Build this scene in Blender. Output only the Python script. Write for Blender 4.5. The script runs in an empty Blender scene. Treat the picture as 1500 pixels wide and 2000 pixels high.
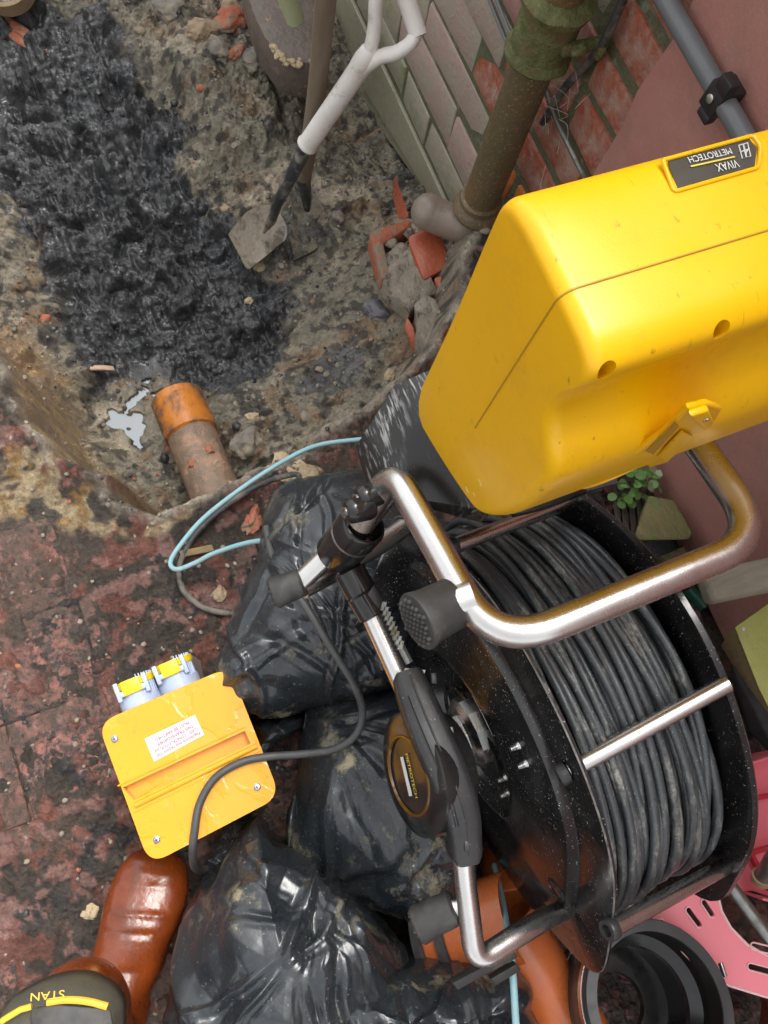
import bpy, bmesh, math, random
import numpy as np
from mathutils import Vector, Matrix

# ------------------------------------------------------------------ camera, world, light
F = 1503.0; CAMH = 1.35
scene = bpy.context.scene
COL = scene.collection
def _ray(px, py): return np.array([(px-750)/F, -(py-1000)/F, -1.0])
_n = _ray(540, 1420); UP = -_n/np.linalg.norm(_n)
_w = np.array([1.74, -4.26, 1.0]); _w -= _w.dot(UP)*UP; _w /= np.linalg.norm(_w)
RM = np.array([_w, np.cross(UP, _w), UP])          # camera axes -> world axes
O = np.array([0, 0, CAMH])
def at(px, py, z=0.0):
    r = RM @ _ray(px, py); return O + r*((z-CAMH)/r[2])
def aty(px, py, y):
    r = RM @ _ray(px, py); return O + r*(y/r[1])
def onp(px, py, P0, n):
    r = RM @ _ray(px, py); n = np.array(n); return O + r*(((np.array(P0)-O) @ n)/(r @ n))

cam_d = bpy.data.cameras.new('camera'); cam = bpy.data.objects.new('camera', cam_d); COL.objects.link(cam)
cam_d.sensor_fit = 'VERTICAL'; cam_d.sensor_height = 24.0; cam_d.lens = 24.0*F/2000.0
cam_d.clip_start = 0.02; cam_d.clip_end = 200
M4 = Matrix([list(RM[0])+[0], list(RM[1])+[0], list(RM[2])+[CAMH], [0, 0, 0, 1]])
cam.matrix_world = M4
scene.camera = cam

world = bpy.data.worlds.new('World'); scene.world = world; world.use_nodes = True
wn = world.node_tree; wn.nodes.clear()
sky = wn.nodes.new('ShaderNodeTexSky'); sky.sky_type = 'NISHITA'; sky.sun_disc = False
SUN_EL, SUN_AZ = math.radians(64), math.radians(-35)
sky.sun_elevation = SUN_EL; sky.sun_rotation = SUN_AZ; sky.dust_density = 4.0; sky.air_density = 1.0
hs = wn.nodes.new('ShaderNodeHueSaturation'); hs.inputs['Saturation'].default_value = 0.12
bg = wn.nodes.new('ShaderNodeBackground'); bg.inputs['Strength'].default_value = 0.15
wo = wn.nodes.new('ShaderNodeOutputWorld')
wn.links.new(sky.outputs[0], hs.inputs['Color']); wn.links.new(hs.outputs[0], bg.inputs['Color']); wn.links.new(bg.outputs[0], wo.inputs['Surface'])
sun_d = bpy.data.lights.new('sun', 'SUN'); sun_d.energy = 1.0; sun_d.angle = math.radians(28); sun_d.color = (1, .965, .91)
sun = bpy.data.objects.new('sun', sun_d); COL.objects.link(sun)
sdir = Vector((math.sin(SUN_AZ)*math.cos(SUN_EL), math.cos(SUN_AZ)*math.cos(SUN_EL), math.sin(SUN_EL)))
sun.rotation_euler = sdir.to_track_quat('Z', 'Y').to_euler(); sun.location = (0, 0, 5)
vs = scene.view_settings; vs.view_transform = 'Standard'; vs.look = 'None'; vs.exposure = 1.45; vs.gamma = 1.0
vs.use_curve_mapping = False

# ------------------------------------------------------------------ noise
def _hash(ix, iy, iz, seed):
    h = (ix.astype(np.int64)*374761393 + iy.astype(np.int64)*668265263 + iz.astype(np.int64)*2147483647 + seed*1274126177) & 0xffffffff
    h = ((h ^ (h >> 13))*1274126177) & 0xffffffff
    h = h ^ (h >> 16)
    return (h & 0xffff)/65535.0
def vnoise(x, y, z=None, seed=0):
    x = np.asarray(x, float); y = np.asarray(y, float); z = np.zeros_like(x) if z is None else np.asarray(z, float)
    ix, iy, iz = np.floor(x), np.floor(y), np.floor(z)
    fx, fy, fz = x-ix, y-iy, z-iz
    fx, fy, fz = [t*t*(3-2*t) for t in (fx, fy, fz)]
    r = 0
    for a in (0, 1):
        for b in (0, 1):
            for c in (0, 1):
                w = (fx if a else 1-fx)*(fy if b else 1-fy)*(fz if c else 1-fz)
                r = r + w*_hash(ix+a, iy+b, iz+c, seed)
    return r*2-1
def fbm(x, y, z=None, sc=1.0, oct=4, seed=0, gain=.5, ridge=False):
    t = 0; a = 1.0; s = 0
    for k in range(oct):
        f = sc*2.03**k
        v = vnoise(np.asarray(x)*f+k*17.3, np.asarray(y)*f-k*9.1, None if z is None else np.asarray(z)*f+k*5.7, seed+k*13)
        if ridge: v = 1-2*np.abs(v)
        t = t+a*v; s += a; a *= gain
    return t/s
def billow(x, y, sc, oct=3, seed=0, gain=.55):
    t = 0; a = 1.0; s = 0
    for k in range(oct):
        f = sc*2.1**k; t = t+a*(np.abs(vnoise(np.asarray(x)*f+k*7.3, np.asarray(y)*f-k*3.1, None, seed+k*17))*2.6-.9); s += a; a *= gain
    return t/s
def sstep(a, b, x):
    t = np.clip((x-a)/(b-a), 0, 1); return t*t*(3-2*t)
def sdf(poly, X, Y):
    """signed distance to a closed 2-D polygon, negative inside"""
    P = np.array(poly)[:, :2]; d = np.full(X.shape, 1e9); ins = np.zeros(X.shape, bool)
    for i in range(len(P)):
        a = P[i]; b = P[(i+1) % len(P)]; e = b-a
        wx, wy = X-a[0], Y-a[1]
        t = np.clip((wx*e[0]+wy*e[1])/(e @ e+1e-12), 0, 1)
        d = np.minimum(d, (wx-e[0]*t)**2+(wy-e[1]*t)**2)
        c = ((a[1] <= Y) & (b[1] > Y)) | ((b[1] <= Y) & (a[1] > Y))
        with np.errstate(divide='ignore', invalid='ignore'):
            xi = a[0]+(Y-a[1])*e[0]/(e[1] if abs(e[1]) > 1e-12 else 1e-12)
        ins ^= c & (X < xi)
    d = np.sqrt(d); return np.where(ins, -d, d)

# ------------------------------------------------------------------ materials
class NT:
    def __init__(s, name):
        s.m = bpy.data.materials.new(name); s.m.use_nodes = True; s.t = s.m.node_tree; s.t.nodes.clear()
        s.out = s.n('ShaderNodeOutputMaterial'); s.b = s.n('ShaderNodeBsdfPrincipled'); s.l(s.b.outputs[0], s.out.inputs[0])
        s.tc = s.n('ShaderNodeTexCoord').outputs['Object']
    def n(s, t, **k):
        o = s.t.nodes.new(t)
        for a, v in k.items(): setattr(o, a, v)
        return o
    def l(s, a, b): s.t.links.new(a, b)
    def noise(s, scale, detail=6, rough=.6, vec=None, dist=0.0, stretch=None):
        o = s.n('ShaderNodeTexNoise'); o.inputs['Scale'].default_value = scale; o.inputs['Detail'].default_value = detail
        o.inputs['Roughness'].default_value = rough; o.inputs['Distortion'].default_value = dist
        v = vec or s.tc
        if stretch:
            mp = s.n('ShaderNodeMapping'); mp.inputs['Scale'].default_value = stretch; s.l(v, mp.inputs[0]); v = mp.outputs[0]
        s.l(v, o.inputs['Vector']); return o.outputs['Fac']
    def vor(s, scale, feature='F1', out='Distance', stretch=None, rand=1.0):
        o = s.n('ShaderNodeTexVoronoi'); o.feature = feature; o.inputs['Scale'].default_value = scale
        o.inputs['Randomness'].default_value = rand
        v = s.tc
        if stretch:
            mp = s.n('ShaderNodeMapping'); mp.inputs['Scale'].default_value = stretch; s.l(v, mp.inputs[0]); v = mp.outputs[0]
        s.l(v, o.inputs['Vector']); return o.outputs[out]
    def ramp(s, fac, a, b, ca=(0, 0, 0), cb=(1, 1, 1)):
        o = s.n('ShaderNodeValToRGB'); e = o.color_ramp.elements
        e[0].position = a; e[1].position = b; e[0].color = (*ca, 1); e[1].color = (*cb, 1); s.l(fac, o.inputs[0]); return o.outputs[0]
    def val(s, fac, a, b, lo=0., hi=1.):
        o = s.n('ShaderNodeMapRange'); o.inputs['From Min'].default_value = a; o.inputs['From Max'].default_value = b
        o.inputs['To Min'].default_value = lo; o.inputs['To Max'].default_value = hi; s.l(fac, o.inputs[0]); return o.outputs[0]
    def mix(s, fac, a, b, mode='MIX'):
        o = s.n('ShaderNodeMix'); o.data_type = 'RGBA'; o.blend_type = mode
        for k, v in ((0, fac), (6, a), (7, b)):
            if hasattr(v, 'links') or isinstance(v, bpy.types.NodeSocket): s.l(v, o.inputs[k])
            elif k == 0: o.inputs[0].default_value = v
            else: o.inputs[k].default_value = (*v, 1)
        return o.outputs[2]
    def math(s, op, a, b=0.):
        o = s.n('ShaderNodeMath', operation=op)
        for k, v in ((0, a), (1, b)):
            if isinstance(v, bpy.types.NodeSocket): s.l(v, o.inputs[k])
            else: o.inputs[k].default_value = v
        return o.outputs[0]
    def bump(s, h, dist, strength=1.0, prev=None):
        o = s.n('ShaderNodeBump'); o.inputs['Distance'].default_value = dist; o.inputs['Strength'].default_value = strength
        s.l(h, o.inputs['Height'])
        if prev is not None: s.l(prev, o.inputs['Normal'])
        return o.outputs[0]
    def set(s, **k):
        nm = dict(color='Base Color', rough='Roughness', metal='Metallic', normal='Normal', coat='Coat Weight', coatr='Coat Roughness',
                  spec='Specular IOR Level', trans='Transmission Weight', ior='IOR', aniso='Anisotropic', sheen='Sheen Weight', sss='Subsurface Weight')
        for a, v in k.items():
            i = s.b.inputs[nm[a]]
            if isinstance(v, bpy.types.NodeSocket): s.l(v, i)
            elif a == 'color': i.default_value = (*v, 1)
            else: i.default_value = v
        return s.m

def mat(name, c1, c2=None, scale=30, r=(.4, .6), metal=0., bump=0., bscale=200, dirt=None, dirt_at=(.55, .7), dscale=25, specks=None, sp_th=.62, sp_scale=350, coat=0., spec=.5, stretch=None, droop=None):
    t = NT(name); c2 = c2 or tuple(v*.8 for v in c1)
    n = t.noise(scale, 6, .65, stretch=stretch)
    col = t.mix(t.val(n, .3, .7), c1, c2)
    rr = t.val(t.noise(scale*1.7, 4), .3, .7, r[0], r[1])
    if dirt:
        m = t.ramp(t.noise(dscale, 9, .7, dist=.3), dirt_at[0], dirt_at[1]); col = t.mix(m, col, dirt)
        rr = t.mix(m, rr, (.85,)*3)
    if specks:
        m = t.ramp(t.noise(sp_scale, 2, .5), sp_th, sp_th+.04); col = t.mix(m, col, specks)
    k = dict(color=col, rough=rr, metal=metal, coat=coat, spec=spec)
    if bump: k['normal'] = t.bump(t.noise(bscale, 5, .65, stretch=stretch), bump)
    return t.set(**k)

MT = {}
def steel():
    t = NT('brushed_steel')
    n = t.noise(9, 6, .7); fine = t.noise(240, 3, .7)
    col = t.mix(t.val(n, .3, .7), (.70, .685, .66), (.58, .56, .53))
    d = t.ramp(t.noise(55, 8, .75), .60, .80); col = t.mix(t.math('MULTIPLY', d, .5), col, (.36, .32, .26))
    return t.set(color=col, rough=t.val(t.noise(30, 7, .75), .3, .7, .22, .33), metal=1.0, normal=t.bump(fine, .00006))
MT['steel'] = steel()
MT['bolt'] = mat('zinc_bolt', (.6, .6, .58), (.45, .45, .43), r=(.2, .35), metal=1.0)
def black_metal():
    t = NT('speckled_black_paint')
    sp = t.ramp(t.noise(420, 2, .5), .67, .70); big = t.ramp(t.noise(26, 5, .7), .40, .6)
    m = t.math('MULTIPLY', sp, big)
    scr = t.ramp(t.noise(60, 4, .6, stretch=(8, 1, 1)), .70, .73)
    col = t.mix(t.noise(12), (.006, .006, .007), (.016, .015, .014)); col = t.mix(m, col, (.5, .49, .46)); col = t.mix(t.math('MULTIPLY', scr, .25), col, (.2, .2, .19))
    dust = t.val(t.noise(15, 8, .75), .5, .8, 0, .10); col = t.mix(dust, col, (.3, .28, .25))
    return t.set(color=col, rough=t.val(t.noise(20, 5), .3, .7, .10, .3), normal=t.bump(t.noise(90, 4), .00015), spec=.6)
MT['black_metal'] = black_metal()
MT['black_plastic'] = mat('black_plastic', (.018, .018, .019), (.03, .03, .03), r=(.28, .45), bump=.0002, bscale=500, dirt=(.12, .115, .10), dirt_at=(.62, .8), dscale=40, specks=(.25, .25, .24), sp_th=.7)
MT['gloss_black'] = mat('gloss_black_plastic', (.012, .012, .012), (.02, .019, .018), r=(.1, .22), dirt=(.09, .085, .075), dirt_at=(.64, .85))
MT['rubber'] = mat('black_rubber', (.022, .022, .022), (.04, .038, .035), r=(.45, .7), bump=.0008, bscale=60, dirt=(.085, .08, .07), dirt_at=(.52, .75), dscale=30)
MT['rubber_clean'] = mat('dark_grey_rubber', (.034, .036, .038), (.046, .048, .051), r=(.3, .5), dirt=(.07, .07, .065), dirt_at=(.6, .8))
def case_base():
    t = NT('scratched_black_case')
    s1 = t.noise(40, 4, .6, stretch=(1.2, 9, 1.2)); area = t.ramp(t.noise(14, 2, .5), .42, .6)
    m = t.math('MULTIPLY', t.ramp(s1, .52, .66), area)
    col = t.mix(m, (.014, .013, .012), (.30, .30, .29))
    return t.set(color=col, rough=t.val(t.noise(25), .3, .7, .16, .32), spec=.5)
MT['case_base'] = case_base()
def yellow():
    t = NT('yellow_case_plastic')
    col = t.mix(t.val(t.noise(7, 3), .3, .7), (.78, .425, .001), (.73, .39, .001))
    spot = t.ramp(t.noise(85, 5, .65), .66, .70); col = t.mix(t.math('MULTIPLY', spot, .6), col, (.22, .10, .01))
    grime = t.ramp(t.noise(12, 10, .85), .52, .70); col = t.mix(t.math('MULTIPLY', grime, .30), col, (.42, .22, .02))
    streak = t.ramp(t.noise(26, 4, .6, stretch=(1, 6, 1)), .66, .71); col = t.mix(t.math('MULTIPLY', streak, .45), col, (.30, .15, .015))
    scuff = t.ramp(t.noise(34, 6, .8, stretch=(1, 2.5, 1)), .69, .76); col = t.mix(t.math('MULTIPLY', scuff, .3), col, (.5, .3, .04))
    return t.set(color=col, rough=t.val(t.noise(18, 5), .3, .7, .30, .44), normal=t.bump(t.noise(600, 2), .00006), spec=.45)
MT['yellow'] = yellow()
MT['yellow_dark'] = mat('yellow_seam', (.44, .24, .008), r=(.5, .6))
MT['chip'] = mat('pale_scuff', (.75, .55, .16), (.6, .42, .1), r=(.5, .7))
def trans_yellow():
    t = NT('wet_yellow_plastic')
    col = t.mix(t.val(t.noise(9, 4), .3, .7), (.78, .36, .012), (.72, .31, .008))
    wet = t.ramp(t.noise(11, 5, .5, dist=.4), .49, .52)
    rr = t.mix(wet, (.30,)*3, (.07,)*3)
    gr = t.ramp(t.noise(14, 9, .8), .54, .74); col = t.mix(t.math('MULTIPLY', gr, .35), col, (.34, .18, .06)); dots = t.ramp(t.noise(120, 3, .6), .68, .71); col = t.mix(t.math('MULTIPLY', dots, .4), col, (.25, .14, .03))
    return t.set(color=col, rough=rr, normal=t.bump(wet, .0005), spec=.5)
MT['trans'] = trans_yellow()
MT['socket_blue'] = mat('pale_blue_grey_plastic', (.42, .50, .66), (.36, .44, .6), r=(.3, .4), dirt=(.25, .24, .2), dirt_at=(.68, .8))
MT['lid_yellow'] = mat('bright_yellow_lid', (.85, .62, .01), r=(.3, .4))
MT['sticker'] = mat('white_sticker', (.60, .60, .64), (.54, .54, .58), r=(.3, .4), dirt=(.5, .42, .3), dirt_at=(.66, .74))
MT['red_ink'] = mat('red_ink', (.42, .02, .05), r=(.4, .5))
MT['badge'] = mat('dark_badge', (.05, .045, .035), (.06, .055, .045), r=(.25, .35))
MT['silver_ink'] = mat('silver_print', (.62, .62, .58), r=(.4, .5))
MT['gold_ink'] = mat('yellow_print', (.65, .50, .06), r=(.4, .5))
MT['amber'] = mat('painted_amber_reflection', (.11, .045, .004), (.07, .03, .003), r=(.08, .15))  # warm reflection on the counter disc, painted as the ring's base colour
def cable_m():
    t = NT('dusty_black_cable')
    d = t.ramp(t.noise(13, 6, .75, stretch=(1, 3.5, 1)), .53, .68); g = t.noise(190, 6, .75)
    col = t.mix(g, (.030, .034, .037), (.075, .083, .088)); col = t.mix(t.math('MULTIPLY', d, t.val(g, .38, .60)), col, (.36, .35, .30))
    col = t.mix(t.ramp(t.noise(500, 2), .66, .7), col, (.32, .32, .30))
    return t.set(color=col, rough=t.val(g, .3, .7, .26, .42), normal=t.bump(t.noise(120, 6, .7), .0004), spec=.6)
MT['cable'] = cable_m()
MT['lead'] = mat('grey_rubber_lead', (.045, .046, .046), (.07, .07, .068), r=(.38, .55), dirt=(.16, .145, .12), dirt_at=(.58, .75), bump=.0003, bscale=90)
MT['lead_mud'] = mat('muddy_black_lead', (.03, .03, .03), (.05, .048, .045), scale=60, r=(.4, .6), dirt=(.17, .15, .12), dirt_at=(.46, .6), bump=.0008, bscale=110)
MT['blue_hose'] = mat('pale_blue_hose', (.22, .40, .44), (.26, .43, .46), r=(.4, .55), dirt=(.26, .24, .2), dirt_at=(.58, .8), bump=.0002)
def bag_m():
    t = NT('black_polythene')
    dn = t.noise(13, 10, .78, dist=.25)
    area = t.ramp(t.noise(4.5, 3, .6), .42, .60)
    dm = t.math('MULTIPLY', t.ramp(dn, .55, .63), area)
    film = t.val(t.noise(9, 8, .8), .4, .8, 0., .10)
    sp = t.ramp(t.noise(230, 2), .68, .71)
    col = t.mix(film, (.018, .022, .026), (.22, .23, .22)); col = t.mix(t.math('MULTIPLY', sp, .5), col, (.3, .28, .22)); col = t.mix(dm, col, (.42, .36, .22))
    rr = t.val(t.noise(14, 6, .7), .3, .7, .16, .36); rr = t.mix(dm, rr, (.8,)*3)
    b1 = t.bump(t.noise(9, 2, .5, dist=1.0), .004)
    b2 = t.bump(t.noise(34, 4, .6, dist=.8), .0005, prev=b1)
    b3 = t.bump(t.noise(240, 3, .6, stretch=(1, 2.5, 1)), .00008, prev=b2)
    b4 = t.bump(dm, .001, prev=b3)
    return t.set(color=col, rough=rr, normal=b4, spec=.6)
MT['bag'] = bag_m()
MT['drop'] = mat('water', (.5, .5, .5), r=(.02, .04))
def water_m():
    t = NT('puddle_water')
    return t.set(color=(.25, .29, .31), rough=.04, spec=.9, normal=t.bump(t.noise(14, 2), .0004), ior=1.5)  # pale base colour stands in for the bright sky reflected in the water
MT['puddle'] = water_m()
def terrain_m():
    t = NT('excavated_soil')
    at_ = t.n('ShaderNodeAttribute'); at_.attribute_name = 'soil'
    wet = at_.outputs['Alpha']; c = at_.outputs['Color']
    n1 = t.noise(22, 10, .72); n2 = t.noise(110, 8, .75); n3 = t.noise(420, 5, .7)
    k = t.math('MULTIPLY', t.val(n1, .25, .75, .5, 1.5), t.val(n2, .25, .75, .42, 1.58))
    k = t.math('MULTIPLY', k, t.val(n3, .25, .75, .6, 1.4))
    k = t.math('ADD', t.math('MULTIPLY', k, t.val(wet, .5, .9, 1., .45)), t.val(wet, .5, .9, 0., .55)); kk = t.n('ShaderNodeCombineColor')
    for i in range(3): t.l(k, kk.inputs[i])
    col = t.mix(1.0, c, kk.outputs[0], 'MULTIPLY')
    grit = t.ramp(t.noise(330, 2, .5), .69, .72); gm = t.math('MULTIPLY', grit, t.val(wet, 0, 1, .5, .12))
    col = t.mix(gm, col, (.42, .36, .27))
    rust = t.math('MULTIPLY', t.ramp(t.noise(13, 8, .7), .60, .68), t.val(wet, 0, .6, .35, 0)); col = t.mix(rust, col, (.30, .13, .035))
    wn_ = t.val(t.noise(45, 6, .7), .35, .65)
    hi = t.math('MULTIPLY', wet, wn_)
    rr = t.val(hi, 0, .70, .78, .10)
    dry = t.val(wet, .45, .9, 1.0, .30); b1 = t.bump(t.math('MULTIPLY', t.vor(60, 'SMOOTH_F1'), dry), .008); b2 = t.bump(t.math('MULTIPLY', n2, dry), .014, prev=b1); b3 = t.bump(t.math('MULTIPLY', n3, dry), .004, prev=b2); b3 = t.bump(t.math('MULTIPLY', t.noise(46, 6, .65, dist=.4), wet), .004, prev=b3)
    return t.set(color=col, rough=rr, normal=b3, spec=t.val(wet, 0, 1, .4, 1.0), coat=t.val(t.math('MULTIPLY', wet, t.val(t.noise(11, 5, .7), .35, .6, .35, 1.)), .4, .95, 0, .6), coatr=.09)
MT['soil'] = terrain_m()
def tile_m():
    t = NT('red_quarry_tile')
    g = t.n('ShaderNodeNewGeometry').outputs['Position']
    n1 = t.noise(14, 10, .75, vec=g); n2 = t.noise(60, 10, .78, vec=g, dist=.3); n3 = t.noise(8, 4, .6, vec=g); n4 = t.noise(260, 4, .7, vec=g)
    col = t.mix(t.val(n1, .3, .7), (.25, .085, .058), (.36, .155, .12))
    pink = t.ramp(t.noise(38, 7, .75, vec=g, dist=.4), .54, .62); col = t.mix(t.math('MULTIPLY', pink, .7), col, (.42, .235, .21))
    col = t.mix(t.ramp(n2, .42, .53), col, (.034, .027, .022)); col = t.mix(t.math('MULTIPLY', t.ramp(n3, .40, .60), .85), col, (.075, .045, .030))
    col = t.mix(t.ramp(n4, .70, .74), col, (.5, .42, .33))
    return t.set(color=col, rough=t.val(n2, .35, .6, .5, .2), normal=t.bump(t.noise(260, 4, .7, vec=g), .0012, prev=t.bump(n2, .005)), spec=.5)
MT['tile'] = tile_m()
MT['stone'] = mat('grey_stone', (.23, .20, .16), (.13, .12, .10), scale=40, r=(.4, .8), bump=.004, bscale=60, dirt=(.30, .24, .16), dirt_at=(.5, .6))
MT['stone_tan'] = mat('tan_stone', (.36, .27, .17), (.26, .19, .12), scale=40, r=(.5, .85), bump=.004, bscale=70, dirt=(.12, .10, .08), dirt_at=(.55, .65))
MT['mortar_lump'] = mat('old_mortar', (.30, .26, .20), (.20, .175, .14), scale=55, r=(.7, .9), bump=.010, bscale=45, dirt=(.09, .08, .065), dirt_at=(.56, .62))
MT['cream_edge'] = mat('cream_concrete', (.46, .36, .22), (.36, .27, .16), scale=30, r=(.5, .8), bump=.006, bscale=60, dirt=(.08, .07, .06), dirt_at=(.54, .62))
MT['brick_red'] = mat('red_brick', (.34, .095, .045), (.24, .06, .035), scale=28, r=(.25, .55), bump=.004, bscale=60, dirt=(.34, .21, .16), dirt_at=(.46, .62), dscale=12, specks=(.5, .42, .33), sp_th=.72)
MT['brick_wet'] = mat('wet_red_brick', (.42, .11, .05), (.33, .07, .035), scale=30, r=(.15, .4), bump=.0015, bscale=90)
MT['brick_broken'] = mat('broken_brick', (.44, .13, .065), (.33, .09, .05), scale=60, r=(.6, .85), bump=.006, bscale=80, dirt=(.24, .19, .13), dirt_at=(.46, .56))
MT['brick_pale'] = mat('limewashed_brick', (.38, .27, .23), (.33, .24, .20), scale=18, r=(.4, .7), bump=.004, bscale=55, dirt=(.30, .29, .22), dirt_at=(.46, .68), dscale=9, specks=(.55, .5, .42), sp_th=.71)
MT['brick_mauve'] = mat('mauve_brick', (.33, .155, .14), (.27, .13, .115), scale=20, r=(.35, .6), bump=.004, bscale=55, dirt=(.36, .27, .24), dirt_at=(.48, .66), dscale=10, specks=(.55, .5, .42), sp_th=.72)
MT['brick_green'] = mat('algae_covered_brick', (.29, .27, .20), (.34, .30, .23), scale=18, r=(.35, .6), bump=.004, bscale=55, dirt=(.17, .20, .08), dirt_at=(.52, .74), dscale=9)
MT['brick_orange'] = mat('spalled_orange_brick', (.52, .17, .03), (.42, .11, .02), scale=60, r=(.5, .8), bump=.004, bscale=90)
MT['plinth'] = mat('mossy_cement_plinth', (.30, .28, .21), (.27, .26, .17), scale=10, r=(.18, .42), bump=.001, bscale=60, dirt=(.15, .20, .06), dirt_at=(.54, .76), dscale=7)
MT['mortar'] = mat('mossy_mortar', (.12, .115, .07), (.08, .09, .035), scale=40, r=(.5, .8), bump=.005, bscale=90, dirt=(.22, .24, .19), dirt_at=(.56, .66))
MT['render'] = mat('pink_render_paint', (.42, .20, .165), (.35, .155, .13), scale=9, r=(.35, .6), bump=.0009, bscale=200, dirt=(.27, .15, .11), dirt_at=(.48, .72), dscale=7, specks=(.40, .27, .24), sp_th=.66)
MT['iron'] = mat('mossy_iron_pipe', (.15, .09, .04), (.095, .08, .04), scale=12, r=(.3, .6), bump=.002, bscale=120, dirt=(.075, .062, .030), dirt_at=(.45, .65), dscale=10, specks=(.42, .33, .14), sp_th=.66, sp_scale=300)
MT['moss'] = mat('moss', (.055, .065, .015), (.15, .16, .055), scale=38, r=(.45, .9), bump=.008, bscale=80, dirt=(.13, .09, .035), dirt_at=(.50, .62))
MT['clay'] = mat('grey_clay_elbow', (.24, .19, .15), (.20, .165, .13), scale=18, r=(.22, .42), bump=.0005, dirt=(.30, .26, .2), dirt_at=(.56, .8))
MT['conduit'] = mat('grey_pvc_conduit', (.11, .12, .125), (.13, .14, .145), r=(.28, .4), dirt=(.22, .21, .19), dirt_at=(.66, .8))
MT['clip'] = mat('black_pipe_clip', (.02, .02, .021), r=(.35, .5))
MT['white_plastic'] = mat('dirty_white_plastic', (.66, .63, .60), (.58, .55, .50), scale=20, r=(.35, .5), dirt=(.36, .32, .26), dirt_at=(.56, .72), dscale=30, bump=.0003)
MT['spade_metal'] = mat('muddy_blade', (.27, .235, .175), (.20, .17, .125), scale=50, r=(.35, .7), bump=.005, bscale=70, dirt=(.10, .085, .065), dirt_at=(.52, .62))
MT['mud_metal'] = mat('mud_caked_blade', (.20, .165, .115), (.11, .095, .07), scale=60, r=(.4, .8), bump=.012, bscale=45, dirt=(.06, .055, .045), dirt_at=(.5, .58), dscale=30)
MT['socket_dark'] = mat('dark_steel_socket', (.04, .045, .05), (.08, .085, .09), scale=40, r=(.25, .5), metal=.4, dirt=(.28, .26, .22), dirt_at=(.52, .66), bump=.0008)
MT['ash_wood'] = mat('muddy_ash_wood', (.22, .17, .12), (.15, .115, .08), scale=26, stretch=(1, 1, .12), r=(.4, .65), bump=.0012, bscale=200)
MT['grey_wood'] = mat('weathered_grey_wood', (.30, .26, .19), (.20, .175, .13), scale=30, stretch=(3, .25, 3), r=(.6, .8), bump=.002, bscale=120)
MT['moss_wood'] = mat('mossy_timber', (.24, .20, .08), (.14, .11, .05), scale=24, stretch=(1, 3, 1), r=(.5, .8), bump=.004, bscale=80, dirt=(.15, .19, .06), dirt_at=(.48, .6))
MT['dark_wood'] = mat('dark_wet_timber', (.10, .08, .06), (.055, .045, .04), scale=30, stretch=(1, 4, 1), r=(.4, .7), bump=.004, bscale=80)
MT['lime_paint'] = mat('lime_painted_wood', (.42, .42, .12), (.35, .34, .09), scale=20, r=(.4, .6), bump=.002, bscale=70, dirt=(.2, .17, .09), dirt_at=(.62, .72))
MT['cut_wood'] = mat('raw_wood_end', (.26, .19, .09), (.18, .13, .06), scale=50, stretch=(4, 1, 1), r=(.6, .8), bump=.002)
MT['slate'] = mat('wet_grey_slate', (.12, .12, .125), (.09, .09, .095), r=(.2, .4))
MT['orange_pvc'] = mat('orange_drain_pipe', (.50, .135, .035), (.42, .10, .03), scale=16, r=(.2, .35), dirt=(.14, .08, .05), dirt_at=(.66, .75))
MT['orange_old'] = mat('orange_clayware', (.52, .19, .03), (.42, .13, .02), scale=22, r=(.12, .28), dirt=(.11, .065, .035), dirt_at=(.47, .60), dscale=20, bump=.0008)
MT['pipe_mud'] = mat('mud_coated_pipe', (.25, .165, .11), (.16, .12, .085), scale=40, r=(.3, .6), bump=.006, bscale=55, dirt=(.36, .22, .15), dirt_at=(.50, .6))
MT['pink'] = mat('pink_plastic', (.80, .20, .24), (.76, .17, .21), scale=8, r=(.3, .42), dirt=(.62, .30, .28), dirt_at=(.62, .85))
MT['pink_edge'] = mat('pale_pink_edge', (.85, .52, .50), r=(.4, .5))
MT['red_plastic'] = mat('red_plastic', (.55, .03, .05), r=(.3, .4))
MT['dark'] = mat('dark_hole', (.01, .008, .007), r=(.7, .9))
MT['galv'] = mat('galvanised_pole', (.30, .31, .29), (.17, .18, .17), scale=45, r=(.3, .5), metal=.8, dirt=(.20, .17, .11), dirt_at=(.50, .64), bump=.0006)
MT['beige'] = mat('beige_plastic', (.45, .30, .18), r=(.4, .5))
def boot_m():
    t = NT('brown_rubber_boot')
    n = t.noise(14, 5, .6)
    col = t.mix(t.val(n, .3, .7), (.23, .046, .007), (.09, .017, .004))
    return t.set(color=col, rough=t.val(t.noise(30, 5), .3, .7, .17, .36), normal=t.bump(t.noise(22, 4), .0025), spec=.5, coat=.12)
MT['boot'] = boot_m()
MT['boot_mud'] = mat('mud_on_boot', (.24, .13, .09), (.20, .10, .07), scale=70, r=(.3, .5), bump=.001)
MT['trouser'] = mat('dark_grey_trousers', (.035, .037, .038), (.05, .05, .05), scale=40, r=(.8, .95), bump=.001, bscale=500)
MT['kneepad'] = mat('olive_grey_knee_pad', (.085, .08, .055), (.06, .058, .042), scale=40, r=(.6, .8), bump=.0008, bscale=300)
MT['piping'] = mat('yellow_piping', (.70, .45, .03), (.6, .38, .03), r=(.6, .7), dirt=(.25, .18, .06), dirt_at=(.6, .7))
MT['skin'] = mat('skin', (.45, .26, .19), r=(.4, .5))
MT['leaf'] = mat('green_leaf', (.10, .22, .05), (.16, .28, .08), scale=60, r=(.4, .6))
MT['leaf2'] = mat('pale_leaf', (.24, .30, .14), (.28, .32, .18), scale=60, r=(.4, .6))
MT['stem'] = mat('pale_stem', (.22, .22, .10), r=(.5, .6))
MT['web'] = mat('cobweb_thread', (.42, .40, .34), r=(.6, .8))
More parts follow.
